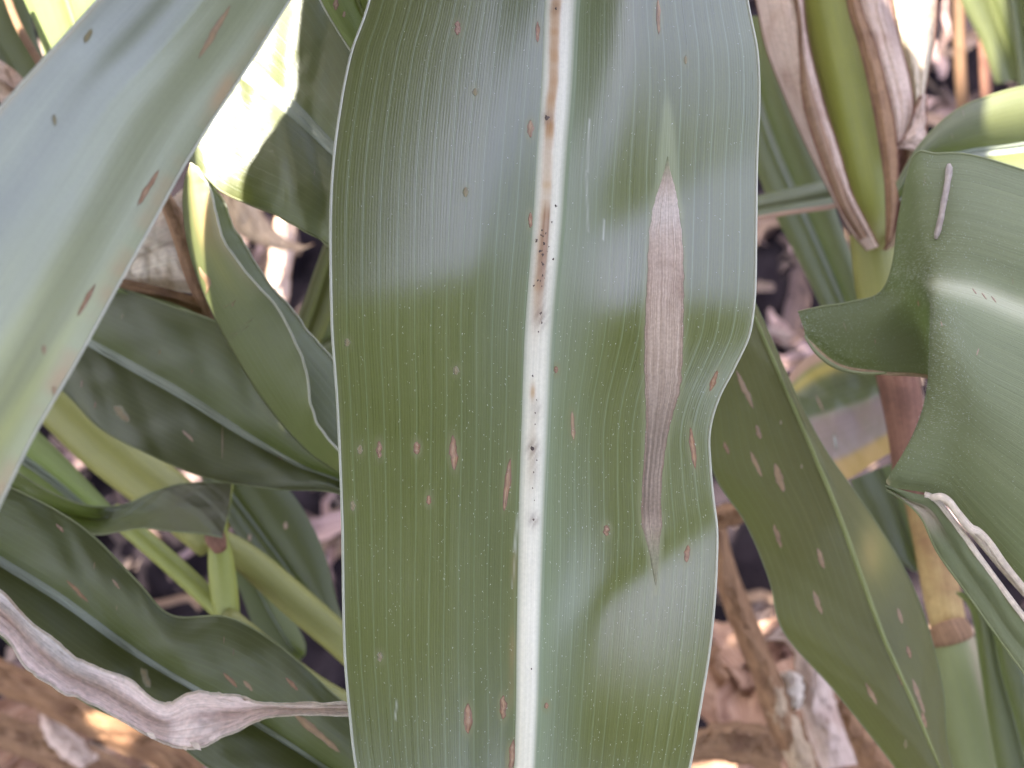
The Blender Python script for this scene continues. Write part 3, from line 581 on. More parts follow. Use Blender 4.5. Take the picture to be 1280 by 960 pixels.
# wide leaf with a straight pale rib
simple_leaf('corn_leaf', 'wide smooth leaf with a pale straight rib, left of the centre leaf', rows3(
    [(30, 310, -10, 355, -50, 405), (80, 335, 50, 395, 22, 448), (140, 356, 105, 425, 80, 490), (215, 383, 165, 458, 125, 535), (290, 412, 230, 495, 185, 567), (350, 470, 300, 540, 258, 597), (402, 540, 370, 580, 342, 611), (445, 590, 428, 603, 420, 616), (520, 640, 510, 645, 500, 652)],
    lerpd((.44, .45, .44), (.385, .39, .385), 9)), 'blade_dark', 'midrib_green', (.075, .05), 0.0011, margin='margin_green', bow=0.004, wob=0.0015, seed=31, nt=90, ns=31,
    flecks=[(102, 480, 6, 9, 0, 'fleck_rust'), (119, 506, 6, 8, 0, 'fleck_rust'), (152, 517, 14, 20, 1.0, 'fleck_yellow'), (278, 553, 3, 42, 0, 'fleck_tan'), (235, 545, 5, 14, 1, 'fleck_tan'), (345, 567, 6, 14, 1.2, 'fleck_rust'), (200, 440, 6, 6, 0, 'fleck_yellow'), (240, 464, 5, 6, 0, 'fleck_yellow'), (153, 395, 5, 6, 0, 'fleck_yellow'), (346, 508, 8, 14, .6, 'fleck_tan')])
# thick green stalks low on the left
r_ = empty('corn_stalk', at(130, 560, .52), 'thick olive-green stalk under the wide smooth leaf', 'stalk')
stem(r_, 'stem', [(0, 440, .53, 34), (60, 488, .52, 34), (130, 555, .515, 35), (200, 612, .51, 33), (270, 670, .505, 32)], 'stem_olive', n=20)
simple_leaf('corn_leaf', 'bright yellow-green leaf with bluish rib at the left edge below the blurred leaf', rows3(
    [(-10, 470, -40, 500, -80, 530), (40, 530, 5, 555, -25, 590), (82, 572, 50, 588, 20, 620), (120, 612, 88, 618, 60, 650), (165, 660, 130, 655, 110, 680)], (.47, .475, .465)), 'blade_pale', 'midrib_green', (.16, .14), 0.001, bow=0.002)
simple_leaf('corn_leaf', 'dark twisted leaf lying across the green stalks at lower left', rows3(
    [(-20, 560, 0, 600, 20, 640), (40, 602, 55, 632, 80, 660), (100, 630, 108, 648, 120, 668), (150, 632, 152, 646, 150, 664), (190, 616, 184, 640, 176, 660), (222, 606, 218, 636, 214, 664), (256, 603, 254, 634, 250, 667), (290, 604, 286, 640, 278, 672)],
    [(.43, .44, .435), (.43, .44, .432), (.432, .44, .428), (.44, .437, .425), (.45, .44, .425), (.455, .445, .43), (.455, .45, .44), (.455, .45, .445)]), 'blade_dark', None, margin='margin_green', wob=0.002, seed=41,
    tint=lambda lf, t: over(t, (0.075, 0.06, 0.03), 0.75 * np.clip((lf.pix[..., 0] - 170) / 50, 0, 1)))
# jointed stems
jt = empty('corn_stalk', at(270, 670, .47), 'yellow-green jointed stems with a brown node at lower left', 'stalk')
stem(jt, 'stem', [(140, 640, .475, 13), (200, 692, .47, 13), (240, 728, .47, 13), (285, 772, .468, 12)], 'stem_green', n=16)
stem(jt, 'stem', [(290, 560, .46, 6), (284, 610, .46, 7), (274, 660, .462, 10), (276, 700, .463, 16), (281, 745, .464, 17), (286, 778, .465, 14)], 'stem_green', n=20)
stem(jt, 'stem', [(262, 668, .475, 14), (310, 700, .478, 19), (370, 752, .482, 21), (425, 800, .485, 20), (480, 850, .49, 20)], 'stem_olive', n=18)
stem(jt, 'stem', [(280, 770, .462, 15), (330, 812, .46, 16), (390, 860, .458, 18), (450, 895, .455, 19)], 'stem_olive', n=16)
stem(jt, 'node', [(262, 654, .458, 5), (266, 664, .453, 11), (270, 674, .452, 13), (275, 686, .454, 9)], 'dry_red', n=8)
# big lower left leaf
simple_leaf('corn_leaf', 'big dark leaf with a bluish-white rib filling the lower left', rows3(
    [(-120, 560, -160, 600, -200, 660), (-40, 588, -80, 650, -120, 720), (40, 622, 0, 702, -30, 770), (108, 663, 75, 748, 40, 830), (170, 725, 150, 802, 110, 880), (214, 769, 205, 838, 165, 905), (285, 772, 265, 874, 215, 925), (350, 808, 330, 911, 255, 955), (420, 870, 402, 957, 320, 1000), (520, 950, 500, 1020, 420, 1070)],
    lerpd((.385, .392, .385), (.365, .37, .365), 10)), 'blade_dark', 'midrib_green', (.085, .03), 0.0011, margin='margin_green', bow=0.004, wob=0.002, seed=51, nt=120, ns=41,
    flecks=[(97, 739, 6, 28, 1.0, 'fleck_rust'), (75, 660, 5, 10, 1, 'fleck_rust'), (118, 707, 5, 8, 0, 'fleck_tan'), (145, 730, 5, 12, .8, 'fleck_tan'), (288, 850, 7, 18, 1.0, 'fleck_rust'), (310, 857, 7, 12, 1, 'fleck_tan'), (365, 855, 7, 16, 1, 'fleck_rust'), (280, 800, 5, 8), (182, 847, 14, 24, .5, 'fleck_yellow'), (395, 915, 12, 50, 1.2, 'fleck_tan'), (146, 760, 4, 6), (292, 815, 5, 8, 0, 'fleck_rust')])
# dry twisted leaf
def t_dry(lf, t):
    X, Y = lf.pix[..., 0], lf.pix[..., 1]
    t = over(t, (0.66, 0.62, 0.60), 0.6 * np.clip((-lf.S - 0.15) / 0.3, 0, 1) * np.clip((150 - X) / 60, 0, 1))
    t = over(t, (0.62, 0.46, 0.42), 0.5 * np.exp(-((lf.S - 0.05) / 0.16) ** 2)); return over(t, (0.64, 0.52, 0.42), 0.6 * np.clip((X - 300) / 80, 0, 1))
dl, dr_ = simple_leaf('dead_leaf', 'dry twisted pinkish-white leaf lying across the big lower left leaf', rows3(
    [(-70, 690, -80, 720, -90, 745), (0, 740, 0, 768, -2, 792), (45, 781, 38, 806, 32, 832), (86, 816, 78, 840, 70, 861), (108, 830, 100, 852, 98, 872), (135, 839, 128, 864, 124, 884), (168, 853, 160, 882, 162, 906), (204, 882, 203, 902, 202, 927), (236, 866, 238, 892, 240, 936), (262, 865, 265, 890, 265, 928), (290, 872, 294, 891, 292, 914), (325, 877, 330, 886, 332, 898), (370, 880, 372, 886, 374, 893), (440, 880, 440, 887, 440, 894), (520, 880, 520, 887, 520, 894)],
    [(.345, .3485, .342)] * 6 + [(.343, .347, .342), (.340, .346, .342), (.336, .342, .338), (.337, .342, .337), (.338, .343, .337), (.338, .341, .337), (.337, .338, .337), (.335, .336, .335), (.335, .336, .335)]),
    'dry_white', None, margin='dry_pale', mr=0.00035, wob=0.0012, seed=61, nt=220, ns=51, ruffle=0.0010, rf=4, crumple=0.0005, tint=t_dry)
for k, (x, y, w, h, a) in enumerate([(246, 934, 10, 12, .6), (190, 921, 8, 10, 1.0), (232, 936, 6, 7, -.5)]):
    V = np.array([at(x - w, y - h * .6, .338), at(x + w * .2, y - h * .5, .3385), at(x + w * (.4 + a * .3), y + h * .35, .334), at(x - w * .2, y + h * .2, .335)])
    mesh_obj('torn_scrap', V, [(0, 1, 2, 3)], MATS['dry_pale'], dr_, np.zeros((4, 2)), np.zeros((4, 4)))
# leaves behind the jointed stems
simple_leaf('corn_leaf', 'dark leaf with thin pale rib behind the jointed stems', rows3(
    [(235, 570, 262, 580, 330, 580), (262, 615, 290, 620, 366, 618), (290, 660, 320, 660, 392, 660), (320, 705, 350, 700, 410, 705), (355, 745, 380, 740, 422, 755), (400, 790, 415, 785, 440, 800)], (.50, .505, .505)), 'blade_dark', 'midrib_green', (.05, .05), margin=None, bow=0.003, ns=25,
    flecks=[(357, 657, 6, 10), (312, 672, 5, 9)])
simple_leaf('corn_leaf', 'small dark leaf tip in the gap below the jointed stems', rows3([(270, 690, 285, 690, 300, 690), (298, 735, 315, 725, 330, 715), (318, 785, 340, 770, 362, 765), (340, 815, 362, 805, 380, 800), (375, 825, 378, 822, 382, 818)], (.54, .545, .54)), 'blade_dark', 'midrib_green', (.05, .05))
simple_leaf('corn_leaf', 'narrow upright green leaf touching the left edge of the centre leaf', rows3([(410, 290, 425, 290, 445, 290), (392, 340, 408, 340, 430, 345), (378, 380, 394, 385, 415, 395), (355, 430, 375, 435, 395, 440), (330, 480, 350, 490, 370, 495)], (.46, .462, .465)), 'blade_olive', None, bow=0.002)
simple_leaf('corn_leaf', 'pale grey-green leaf peeping out behind the young folded leaf', rows3([(470, 360, 475, 400, 480, 440), (420, 385, 425, 415, 430, 450), (385, 402, 392, 430, 400, 460), (350, 420, 360, 440, 370, 470)], (.50, .50, .50)), 'blade_green', None, bow=0.003)

# ================================================================== RIGHT SIDE
st = empty('corn_stalk', at(1095, 315, .50), 'green stalk wrapped in torn brown dry sheaths at upper right', 'stalk')
def t_stalk(px, t):
    return over(t, (0.19, 0.15, 0.05), 0.6 * np.clip((px[:, 1] - 255) / 50, 0, 1))
stem(st, 'stem', [(1000, -160, .505, 35), (1030, -10, .500, 33), (1052, 90, .497, 32), (1072, 180, .495, 31), (1088, 255, .494, 28), (1094, 290, .494, 20), (1098, 312, .495, 6)], 'stem_green', k=28, n=40, tint=t_stalk)
stem(st, 'stem', [(1088, 290, .512, 26), (1096, 340, .512, 29), (1104, 390, .512, 29), (1112, 430, .512, 27), (1118, 452, .512, 20)], 'stem_olive', k=20, n=24)
def sheath(rows, d, mat, seed, tint=None, **kw):
    kw.setdefault('crumple', 0.0007); lf = Leaf(rows3(rows, d), nt=110, ns=25, seed=seed, **kw)
    make_blade(lf, st, mat, tint, name='sheath'); 
    make_margin(lf, st, 'dry_red', -1, 0.0004); make_margin(lf, st, 'dry_red', 1, 0.0004); return lf
# left sheath: outer and inner strip
sheath([(915, -130, 960, -130, 1000, -130), (944, -5, 972, -5, 1004, -5), (958, 60, 985, 60, 1012, 60), (985, 130, 1005, 130, 1030, 130), (1012, 190, 1028, 188, 1048, 186), (1040, 245, 1052, 242, 1064, 240), (1062, 287, 1074, 284, 1084, 280), (1084, 313, 1092, 311, 1098, 308)], (.500, .484, .482), 'dry_pink', 71, bow=0.002)
sheath([(960, -130, 966, -130, 972, -130), (994, 0, 997, 0, 1000, 0), (1000, 70, 1004, 70, 1008, 70), (1003, 120, 1012, 120, 1021, 120), (1014, 165, 1025, 165, 1036, 165), (1032, 215, 1041, 212, 1049, 210), (1052, 262, 1058, 258, 1064, 255), (1076, 300, 1080, 298, 1085, 296)], (.479, .477, .484), 'dry_brown', 72,
       tint=lambda lf, t: over(t, (0.30, 0.21, 0.15), 0.5 * np.clip(1 - np.abs(lf.S), 0, 1)))
# right: inner strip, middle strip, outer pale strip
sheath([(1045, -130, 1055, -130, 1065, -130), (1058, -5, 1066, -5, 1074, -5), (1074, 55, 1083, 55, 1094, 55), (1087, 110, 1097, 110, 1108, 108), (1098, 170, 1107, 168, 1119, 164), (1106, 225, 1113, 222, 1122, 216), (1108, 270, 1114, 266, 1120, 260), (1108, 305, 1111, 302, 1114, 298)], (.478, .476, .480), 'dry_brown', 73)
sheath([(1055, -130, 1075, -130, 1095, -130), (1070, -5, 1090, -5, 1112, -5), (1086, 55, 1104, 52, 1124, 50), (1100, 100, 1118, 98, 1136, 95), (1112, 140, 1126, 138, 1141, 132), (1118, 168, 1127, 165, 1136, 160), (1121, 182, 1124, 181, 1128, 179)], (.488, .485, .490), 'dry_pink', 74, bow=0.002,
       tint=lambda lf, t: over(t, (0.13, 0.09, 0.09), 0.6 * np.clip(lf.S * 1.5 - 0.2, 0, 1) * np.clip((90 - lf.pix[..., 1]) / 60, 0, 1)))
sheath([(1090, -130, 1130, -130, 1175, -130), (1106, -5, 1138, -5, 1171, -5), (1120, 40, 1145, 40, 1168, 42), (1134, 85, 1150, 85, 1161, 86), (1142, 120, 1150, 122, 1155, 122), (1146, 160, 1150, 160, 1154, 160)], (.497, .495, .500), 'dry_pale', 75, bow=0.003, tint=lambda lf, t: over(t, (0.42, 0.33, 0.20), 0.45 * (lf.T * 0 + 1)))
# torn flap and dark inside
sheath([(1150, 120, 1154, 118, 1158, 118), (1134, 165, 1146, 165, 1158, 162), (1124, 180, 1140, 180, 1160, 186), (1121, 184, 1130, 186, 1150, 190)], (.484, .483, .486), 'dry_pink', 76, wob=0.002)
sheath([(1122, 180, 1130, 180, 1140, 178), (1116, 215, 1126, 215, 1138, 214), (1110, 255, 1122, 256, 1136, 252), (1106, 290, 1114, 290, 1124, 284), (1102, 312, 1106, 312, 1112, 308)], (.494, .495, .493), 'dry_red', 77)
sheath([(1134, 180, 1138, 180, 1144, 178), (1134, 215, 1138, 215, 1143, 215), (1132, 255, 1136, 255, 1141, 252), (1120, 286, 1126, 286, 1132, 282), (1106, 313, 1110, 313, 1114, 310)], (.489, .487, .489), 'dry_tan', 78)
# leaves between centre leaf and the sheathed stalk
simple_leaf('corn_leaf', 'grey-green leaf hanging between the centre leaf and the brown sheaths', rows3(
    [(900, 20, 925, 20, 960, 20), (915, 100, 940, 95, 975, 90), (935, 180, 965, 175, 1005, 165), (960, 250, 995, 245, 1035, 235), (990, 310, 1022, 305, 1056, 295), (1020, 370, 1048, 365, 1078, 355), (1050, 440, 1075, 430, 1100, 420)], (.56, .565, .56)), 'blade_green', 'midrib_green', (.12, .10), bow=0.003,
    tint=lambda lf, t: over(t, (0.10, 0.11, 0.03), 0.6 * np.clip(-lf.S, 0, 1)))
simple_leaf('corn_leaf', 'leaf with a pinkish lower edge pointing in behind the brown sheaths', rows3(
    [(880, 262, 880, 275, 880, 290), (945, 245, 945, 262, 946, 276), (985, 236, 988, 254, 990, 268), (1030, 226, 1034, 246, 1036, 262), (1080, 215, 1085, 235, 1090, 250)], (.535, .53, .525)), 'blade_green', None, bow=0.002,
    tint=lambda lf, t: over(t, (0.42, 0.24, 0.17), 0.95 * np.clip((lf.S - 0.55) / 0.12, 0, 1)))
# leaf at the right edge with a spot of sun
simple_leaf('corn_leaf', 'smooth rounded leaf at the right edge above the curled leaf', rows3(
    [(1120, 230, 1125, 250, 1130, 270), (1150, 180, 1158, 205, 1165, 250), (1195, 138, 1210, 192, 1220, 260), (1245, 117, 1265, 186, 1275, 250), (1300, 104, 1320, 178, 1330, 245), (1380, 90, 1400, 165, 1410, 230)], (.43, .435, .43)), 'blade_green', 'midrib_green', (.09, .10), margin='margin_green', bow=0.004,
    flecks=[(1204, 141, 10, 5, 0, 'fleck_yellow'), (1190, 170, 8, 5, 0, 'fleck_yellow')])

# the curled downy leaf
def curled_leaf():
    c = lambda *a: a
    rows = [
        [c(1520, 290, .345), c(1520, 370, .338), c(1520, 470, .332), c(1500, 620, .325), c(1500, 760, .325), c(1500, 960, .330)],
        [c(1400, 250, .345), c(1400, 330, .338), c(1400, 425, .332), c(1395, 560, .320), c(1395, 700, .320), c(1395, 852, .330)],
        [c(1290, 216, .345), c(1290, 300, .336), c(1285, 388, .332), c(1285, 500, .316), c(1285, 620, .318), c(1285, 745, .330)],
        [c(1215, 194, .345), c(1222, 280, .336), c(1228, 366, .331), c(1228, 470, .314), c(1222, 570, .317), c(1213, 662, .328)],
        [c(1170, 192, .346), c(1180, 275, .338), c(1195, 358, .331), c(1196, 440, .315), c(1188, 540, .318), c(1176, 622, .326)],
        [c(1142, 196, .348), c(1150, 280, .342), c(1172, 354, .333), c(1174, 430, .318), c(1160, 530, .320), c(1110, 606, .325)],
        [c(1124, 270, .352), c(1134, 315, .347), c(1160, 355, .337), c(1162, 420, .325), c(1156, 500, .324), c(1128, 578, .327)],
        [c(1116, 330, .356), c(1126, 342, .352), c(1150, 358, .343), c(1176, 412, .342), c(1180, 475, .342), c(1176, 520, .342)],
        [c(1100, 366, .359), c(1112, 366, .357), c(1132, 374, .352), c(1152, 408, .356), c(1162, 446, .356), c(1166, 474, .356)],
        [c(1062, 378, .361), c(1072, 390, .358), c(1082, 408, .355), c(1092, 430, .354), c(1098, 450, .354), c(1100, 466, .355)],
        [c(1024, 384, .364), c(1030, 397, .361), c(1036, 412, .359), c(1042, 428, .358), c(1046, 442, .358), c(1048, 456, .359)],
        [c(998, 390, .367), c(1000, 398, .365), c(1003, 406, .364), c(1005, 412, .363), c(1006, 418, .363), c(1008, 424, .363)]]
    lf = Leaf(rows, nt=200, ns=120)
    root = empty('corn_leaf', at(1200, 480, .33), 'downy green leaf curling over itself at the right edge, torn low down', 'leaf')
    def tint(lf, t):
        X, Y = lf.pix[..., 0], lf.pix[..., 1]
        t = over(t, (0.56, 0.53, 0.40), 0.92 * np.exp(-((lf.S + 0.185) / 0.052) ** 2) * np.clip((0.62 - lf.T) / 0.2, 0, 1))
        t = over(t, (0.30, 0.33, 0.20), 0.5 * np.exp(-((lf.S + 0.17) / 0.10) ** 2) * np.clip((0.62 - lf.T) / 0.2, 0, 1))
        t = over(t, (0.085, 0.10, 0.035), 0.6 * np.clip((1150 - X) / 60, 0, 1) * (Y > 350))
        return over(t, (0.40, 0.32, 0.20), 0.7 * np.clip((lf.S - 0.975) / 0.02, 0, 1) * (lf.T > .45))
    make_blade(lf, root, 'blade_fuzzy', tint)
    make_margin(lf, root, 'margin_green', -1, 0.0003)
    make_margin(lf, root, 'dry_tan', 1, 0.0005, t0=0.64)
    make_margin(lf, root, 'dry_pale', 1, 0.0009, t0=0.1, t1=0.37)
    for i, (x, y, w, h, a, m) in enumerate([(1056, 408, 8, 10, .3, 'fleck_tan'), (1148, 379, 5, 7, 0, 'fleck_rust'), (1094, 427, 4, 5, 0, 'fleck_rust'), (1222, 440, 6, 8, -.4, 'fleck_tan'), (1266, 351, 7, 7, 0, 'fleck_rust'), (1156, 226, 10, 5, 0, 'fleck_tan'), (1245, 214, 5, 5, 0, 'fleck_tan'), (1177, 405, 5, 6, .4, 'fleck_tan'), (1230, 370, 3, 8, .8, 'fleck_rust'), (1242, 374, 3, 8, .8, 'fleck_rust'), (1218, 364, 3, 7, .8, 'fleck_rust')]):
        fleck(lf, root, x, y, w, h, a, m, seed=i)
    # small rolled bit at the lobe's lower rim
    stem(root, 'rolled_rim', [(1006, 420, .361, 1.2), (1020, 440, .358, 2.4), (1042, 457, .356, 2.8), (1066, 465, .354, 2.2), (1094, 467, .352, 1.8), (1108, 466, .350, 1.5)], 'margin_green', k=8, n=20)
    # strip torn off along the lower margin
    ts = Leaf(rows3([(1106, 606, 1107, 609, 1108, 612), (1140, 616, 1135, 626, 1130, 626), (1168, 624, 1162, 640, 1152, 648), (1196, 658, 1186, 676, 1172, 690), (1232, 708, 1222, 728, 1206, 738), (1282, 775, 1270, 798, 1250, 800), (1340, 850, 1330, 870, 1310, 880), (1420, 940, 1410, 960, 1390, 970)], (.322, .323, .322)), nt=90, ns=15, wob=0.0008, seed=5, bow=0.001)
    make_blade(ts, root, 'blade_fuzzy', name='torn_strip', tint=lambda lf, t: over(t, (0.42, 0.34, 0.27), 0.8 * np.exp(-((lf.pix[..., 1] - 640) / 22) ** 2) * (lf.S > -0.2)))
    make_margin(ts, root, 'dry_pale', -1, 0.0008, t0=0.22); make_margin(ts, root, 'margin_green', 1, 0.0003)
    # curled white fibre at the start of the tear
    stem(root, 'torn_rim', [(1164, 622, .320, 4), (1176, 621, .319, 5), (1186, 627, .319, 5), (1196, 640, .319, 5), (1212, 660, .320, 6), (1222, 664, .321, 5), (1236, 678, .322, 5), (1260, 712, .324, 5), (1300, 760, .327, 5)], 'dry_pale', k=8, n=40)
    hairs(lf, root, 26000, 0.0006, 0.000022, seed=8, dens=lambda X, Y: 0.16 + 0.34 * np.exp(-((X - 1180) / 45) ** 2) * (Y > 340) * (Y < 620) + 0.25 * (Y < 345) * (Y > 290), lie=0.6)
    # twig lying on the leaf
    tw = empty('twig', at(1180, 255, .335), 'short pale stick lying on the curled downy leaf', 'twig')
    pts = [(1186, 208, .3315, 4.5), (1185, 225, .331, 5), (1181, 250, .331, 5), (1176, 280, .329, 4.6), (1171, 300, .3275, 4.5)]
    P = catmull(np.array([at(x, y, 0) * 0 + np.array([x, y, d]) for x, y, d, r in pts]), 14)
    Q = []
    for x, y, d in P: Q.append(lf.ev(*lf.st(x, y), 0.0009))
    V, F, uv = tube_mesh(np.array(Q), 0.00078 * (1 + 0.2 * fnoise(np.linspace(0, 3, 14), 4)) * np.interp(np.arange(14), [0, 1, 12, 13], [.55, 1, .9, .5]), 9); V = V + rng.normal(0, 0.00006, V.shape)
    mesh_obj('bark', V, F, MATS['dry_pale'], tw, uv, np.concatenate([np.array([0.36, 0.30, 0.27]) * rng.uniform(.75, 1.15, (len(V), 1)), np.full((len(V), 1), .75)], 1))
curled_leaf()

# diagonal leaf, lower right
def t_diag(lf, t):
    X, Y = lf.pix[..., 0], lf.pix[..., 1]
    t = over(t, (0.34, 0.22, 0.10), 0.9 * np.exp(-(((X - 1090) / 12) ** 2 + ((Y - 690) / 26) ** 2))); t = over(t, (0.22, 0.20, 0.05), 0.6 * np.exp(-(((X - 1095) / 24) ** 2 + ((Y - 690) / 45) ** 2)))
    return t
simple_leaf('corn_leaf', 'olive leaf with thin yellow rib and tan flecks slanting down the lower right', rows3(
    [(800, 200, 880, 240, 885, 245), (840, 330, 922, 345, 928, 345), (868, 420, 950, 410, 957, 408), (884, 510, 985, 490, 992, 487), (892, 590, 1020, 570, 1030, 560), (933, 655, 1048, 640, 1086, 640), (962, 725, 1075, 715, 1132, 715), (980, 790, 1105, 795, 1160, 785), (1045, 865, 1138, 870, 1179, 865), (1120, 960, 1176, 960, 1188, 950), (1200, 1070, 1230, 1070, 1240, 1060)],
    [(.385, .39, .39), (.385, .39, .392), (.39, .39, .394), (.395, .39, .396), (.402, .39, .402), (.405, .392, .410), (.408, .396, .414), (.412, .40, .416), (.415, .406, .418), (.42, .412, .42), (.424, .42, .424)]), 'blade_olive', 'midrib_yellow', (.035, .035), 0.0008, margin='margin_green', tint=t_diag, wob=0.002, seed=81, nt=110, ns=41, bow=0.002,
    flecks=[(931, 487, 8, 48, .45, 'fleck_pale' if False else 'fleck_tan'), (948, 540, 7, 18, .3), (945, 580, 7, 32, .45), (974, 597, 11, 36, .3), (1026, 698, 8, 26, .3), (1022, 753, 8, 30, .35), (1089, 867, 8, 28, .5), (972, 670, 7, 30, .3), (908, 560, 6, 16, .4, 'fleck_rust'), (1148, 870, 7, 44, .35), (1136, 815, 6, 16, .3, 'fleck_rust'), (1126, 848, 6, 18, .3, 'fleck_rust'), (1125, 770, 6, 20, .3), (1155, 900, 6, 20, .3, 'fleck_rust'), (1132, 930, 5, 12, 0, 'fleck_yellow'), (976, 528, 4, 6, 0, 'fleck_yellow'), (1002, 583, 4, 6, 0, 'fleck_yellow')])
# dying yellow and brown leaf
def t_dying(lf, t):
    s = lf.S
    t = over(t, (0.36, 0.20, 0.14), 0.9 * np.clip((-0.80 - s) / 0.06, 0, 1)); t = over(t, (0.40, 0.30, 0.06), 0.85 * np.exp(-((s + 0.70) / 0.10) ** 2))
    t = over(t, (0.27, 0.19, 0.17), 0.95 * np.clip((s + 0.02) / 0.08, 0, 1)); t = over(t, (0.38, 0.30, 0.24), 0.6 * np.exp(-((s - 0.0) / 0.05) ** 2)); t = over(t, (0.44, 0.26, 0.08), 0.9 * np.clip((s - 0.62) / 0.10, 0, 1))
    return t
simple_leaf('corn_leaf', 'dying yellow, green and brown leaf in front of the dark soil, right of centre', rows3(
    [(950, 520, 960, 550, 1000, 620), (978, 480, 1000, 528, 1040, 606), (1010, 446, 1045, 515, 1066, 596), (1050, 432, 1080, 504, 1096, 576), (1095, 425, 1112, 488, 1130, 556), (1140, 420, 1150, 475, 1165, 535)], (.53, .525, .53)), 'blade_green', None, tint=t_dying, bow=0.004, wob=0.002, seed=91, ns=51,
    flecks=[(1025, 505, 26, 6, 0), (1044, 552, 20, 14, 0, 'hair')])
r_ = empty('dead_corn_stalk', at(1125, 480, .49), 'reddish-brown dead stalk below the curled leaf lobe', 'stalk')
stem(r_, 'stem', [(1112, 420, .50, 26), (1124, 480, .497, 26), (1134, 540, .495, 24), (1142, 620, .494, 22)], 'dry_red', n=14, k=16)
simple_leaf('corn_leaf', 'dark leaf in the shade under the torn curled leaf', rows3(
    [(1062, 600, 1100, 585, 1150, 565), (1074, 628, 1116, 618, 1162, 600), (1090, 662, 1130, 655, 1172, 645), (1112, 692, 1142, 694, 1178, 692), (1140, 714, 1155, 716, 1172, 716)], (.545, .55, .545)), 'blade_dark', None, bow=0.003)
js = empty('corn_stalk', at(1190, 790, .52), 'tan jointed stalk with green sheath below, lower right edge', 'stalk')
stem(js, 'stem', [(1150, 610, .53, 22), (1163, 670, .528, 22), (1175, 730, .525, 23), (1184, 775, .523, 22), (1190, 800, .522, 20)], 'dry_stalk', n=18, k=18)
stem(js, 'node', [(1184, 780, .521, 23), (1187, 788, .520, 26), (1189, 795, .520, 27), (1191, 803, .520, 24)], 'dry_brown', n=8, k=18)
stem(js, 'sheath', [(1190, 797, .522, 22), (1196, 815, .520, 32), (1206, 850, .517, 38), (1222, 910, .515, 42), (1240, 980, .513, 44), (1255, 1050, .513, 44)], 'stem_green', n=24, k=24, tint=lambda p, t: over(over(t, (0.10, 0.115, 0.05), np.full(len(p), .75)), (0.28, 0.2, 0.14), 0.6 * np.exp(-((p[:, 0] - 1215 - (p[:, 1] - 800) * .25) / 6) ** 2)))
simple_leaf('corn_leaf', 'green leaf in the bottom right corner beside the jointed stalk', rows3(
    [(1195, 740, 1210, 740, 1230, 740), (1214, 765, 1235, 770, 1262, 790), (1225, 830, 1250, 840, 1285, 850), (1235, 900, 1270, 910, 1310, 920), (1250, 980, 1290, 990, 1340, 1000)], (.49, .485, .48)), 'blade_dark', None, bow=0.003, margin='margin_green')
# far, upper right
simple_leaf('corn_leaf', 'dark leaf far back in the top right corner', rows3(
    [(1180, -60, 1210, -70, 1250, -80), (1200, 0, 1235, -5, 1275, -10), (1225, 50, 1255, 48, 1290, 45), (1245, 105, 1272, 100, 1310, 95)], (.80, .805, .80)), 'blade_green', None, bow=0.006)
simple_leaf('corn_leaf', 'second dark leaf at the very edge of the top right corner', rows3(
    [(1235, -80, 1260, -90, 1300, -90), (1258, 0, 1275, -5, 1310, -10), (1268, 70, 1285, 65, 1320, 60), (1275, 140, 1295, 135, 1330, 130)], (.74, .745, .74)), 'blade_dark', None, bow=0.006)
for i, (x0, y0, x1, y1, rr, lab) in enumerate([(1196, 20, 1204, 135, 8, 'upright reddish dead stem behind the brown sheaths, top right'), (1228, 60, 1236, 150, 7, 'shorter reddish dead stem near the top right corner')]):
    r_ = empty('dead_corn_stalk', at(x1, y1, .95), lab, 'stem'); stem(r_, 'stem', [(x0, y0 - 60, .93, rr), ((x0 + x1) / 2, (y0 + y1) / 2, .94, rr), (x1, y1, .96, rr), (x1 + 6, y1 + 60, 1.0, rr)], 'dry_red' if i else 'dry_brown', n=8, k=8)

# ================================================================== LITTER ON THE SOIL
def ground_hit(x, y, z=0.0):
    r = at(x, y, 1.0) - CAM; return CAM + r * ((z - CAM[2]) / r[2])
def curl_strip(L, W, curl, twist, seed, nt=9, ns=5):
    """dead leaf scrap lying round the origin"""
    r = np.random.default_rng(seed); t = np.linspace(-0.5, 0.5, nt); s = np.linspace(-1, 1, ns); T, S = np.meshgrid(t, s, indexing='ij')
    w = W / 2 * np.sqrt(np.clip(1 - (2 * T) ** 2 * r.uniform(.5, .95), 0.02, 1)) * (1 + 0.25 * fnoise(T * 3, seed))
    a = S * curl; rad = w / max(abs(curl), 0.05)
    Y = rad * np.sin(a); Z = rad * (1 - np.cos(a)); X = T * L
    tw = twist * T; Y, Z = Y * np.cos(tw) - Z * np.sin(tw), Y * np.sin(tw) + Z * np.cos(tw)
    Z = Z + 0.10 * L * (fnoise(T * 1.2, seed + 3)) + L * r.uniform(-.5, .5) * T ** 2; Y = Y + L * 0.18 * fnoise(T * .8, seed + 4)
    V = np.stack([X, Y, Z], -1).reshape(-1, 3); V[:, 2] -= V[:, 2].min()
    return V, grid_faces(nt, ns), np.stack([(S + 1) / 2, T * L], -1).reshape(-1, 2)
SCR = []
for i in range(14):
    V, F, uv = curl_strip(random.uniform(.04, .13), random.uniform(.012, .035), random.uniform(.3, 2.2), random.uniform(-2.5, 2.5), 100 + i)
    SCR.append((V, F, uv))
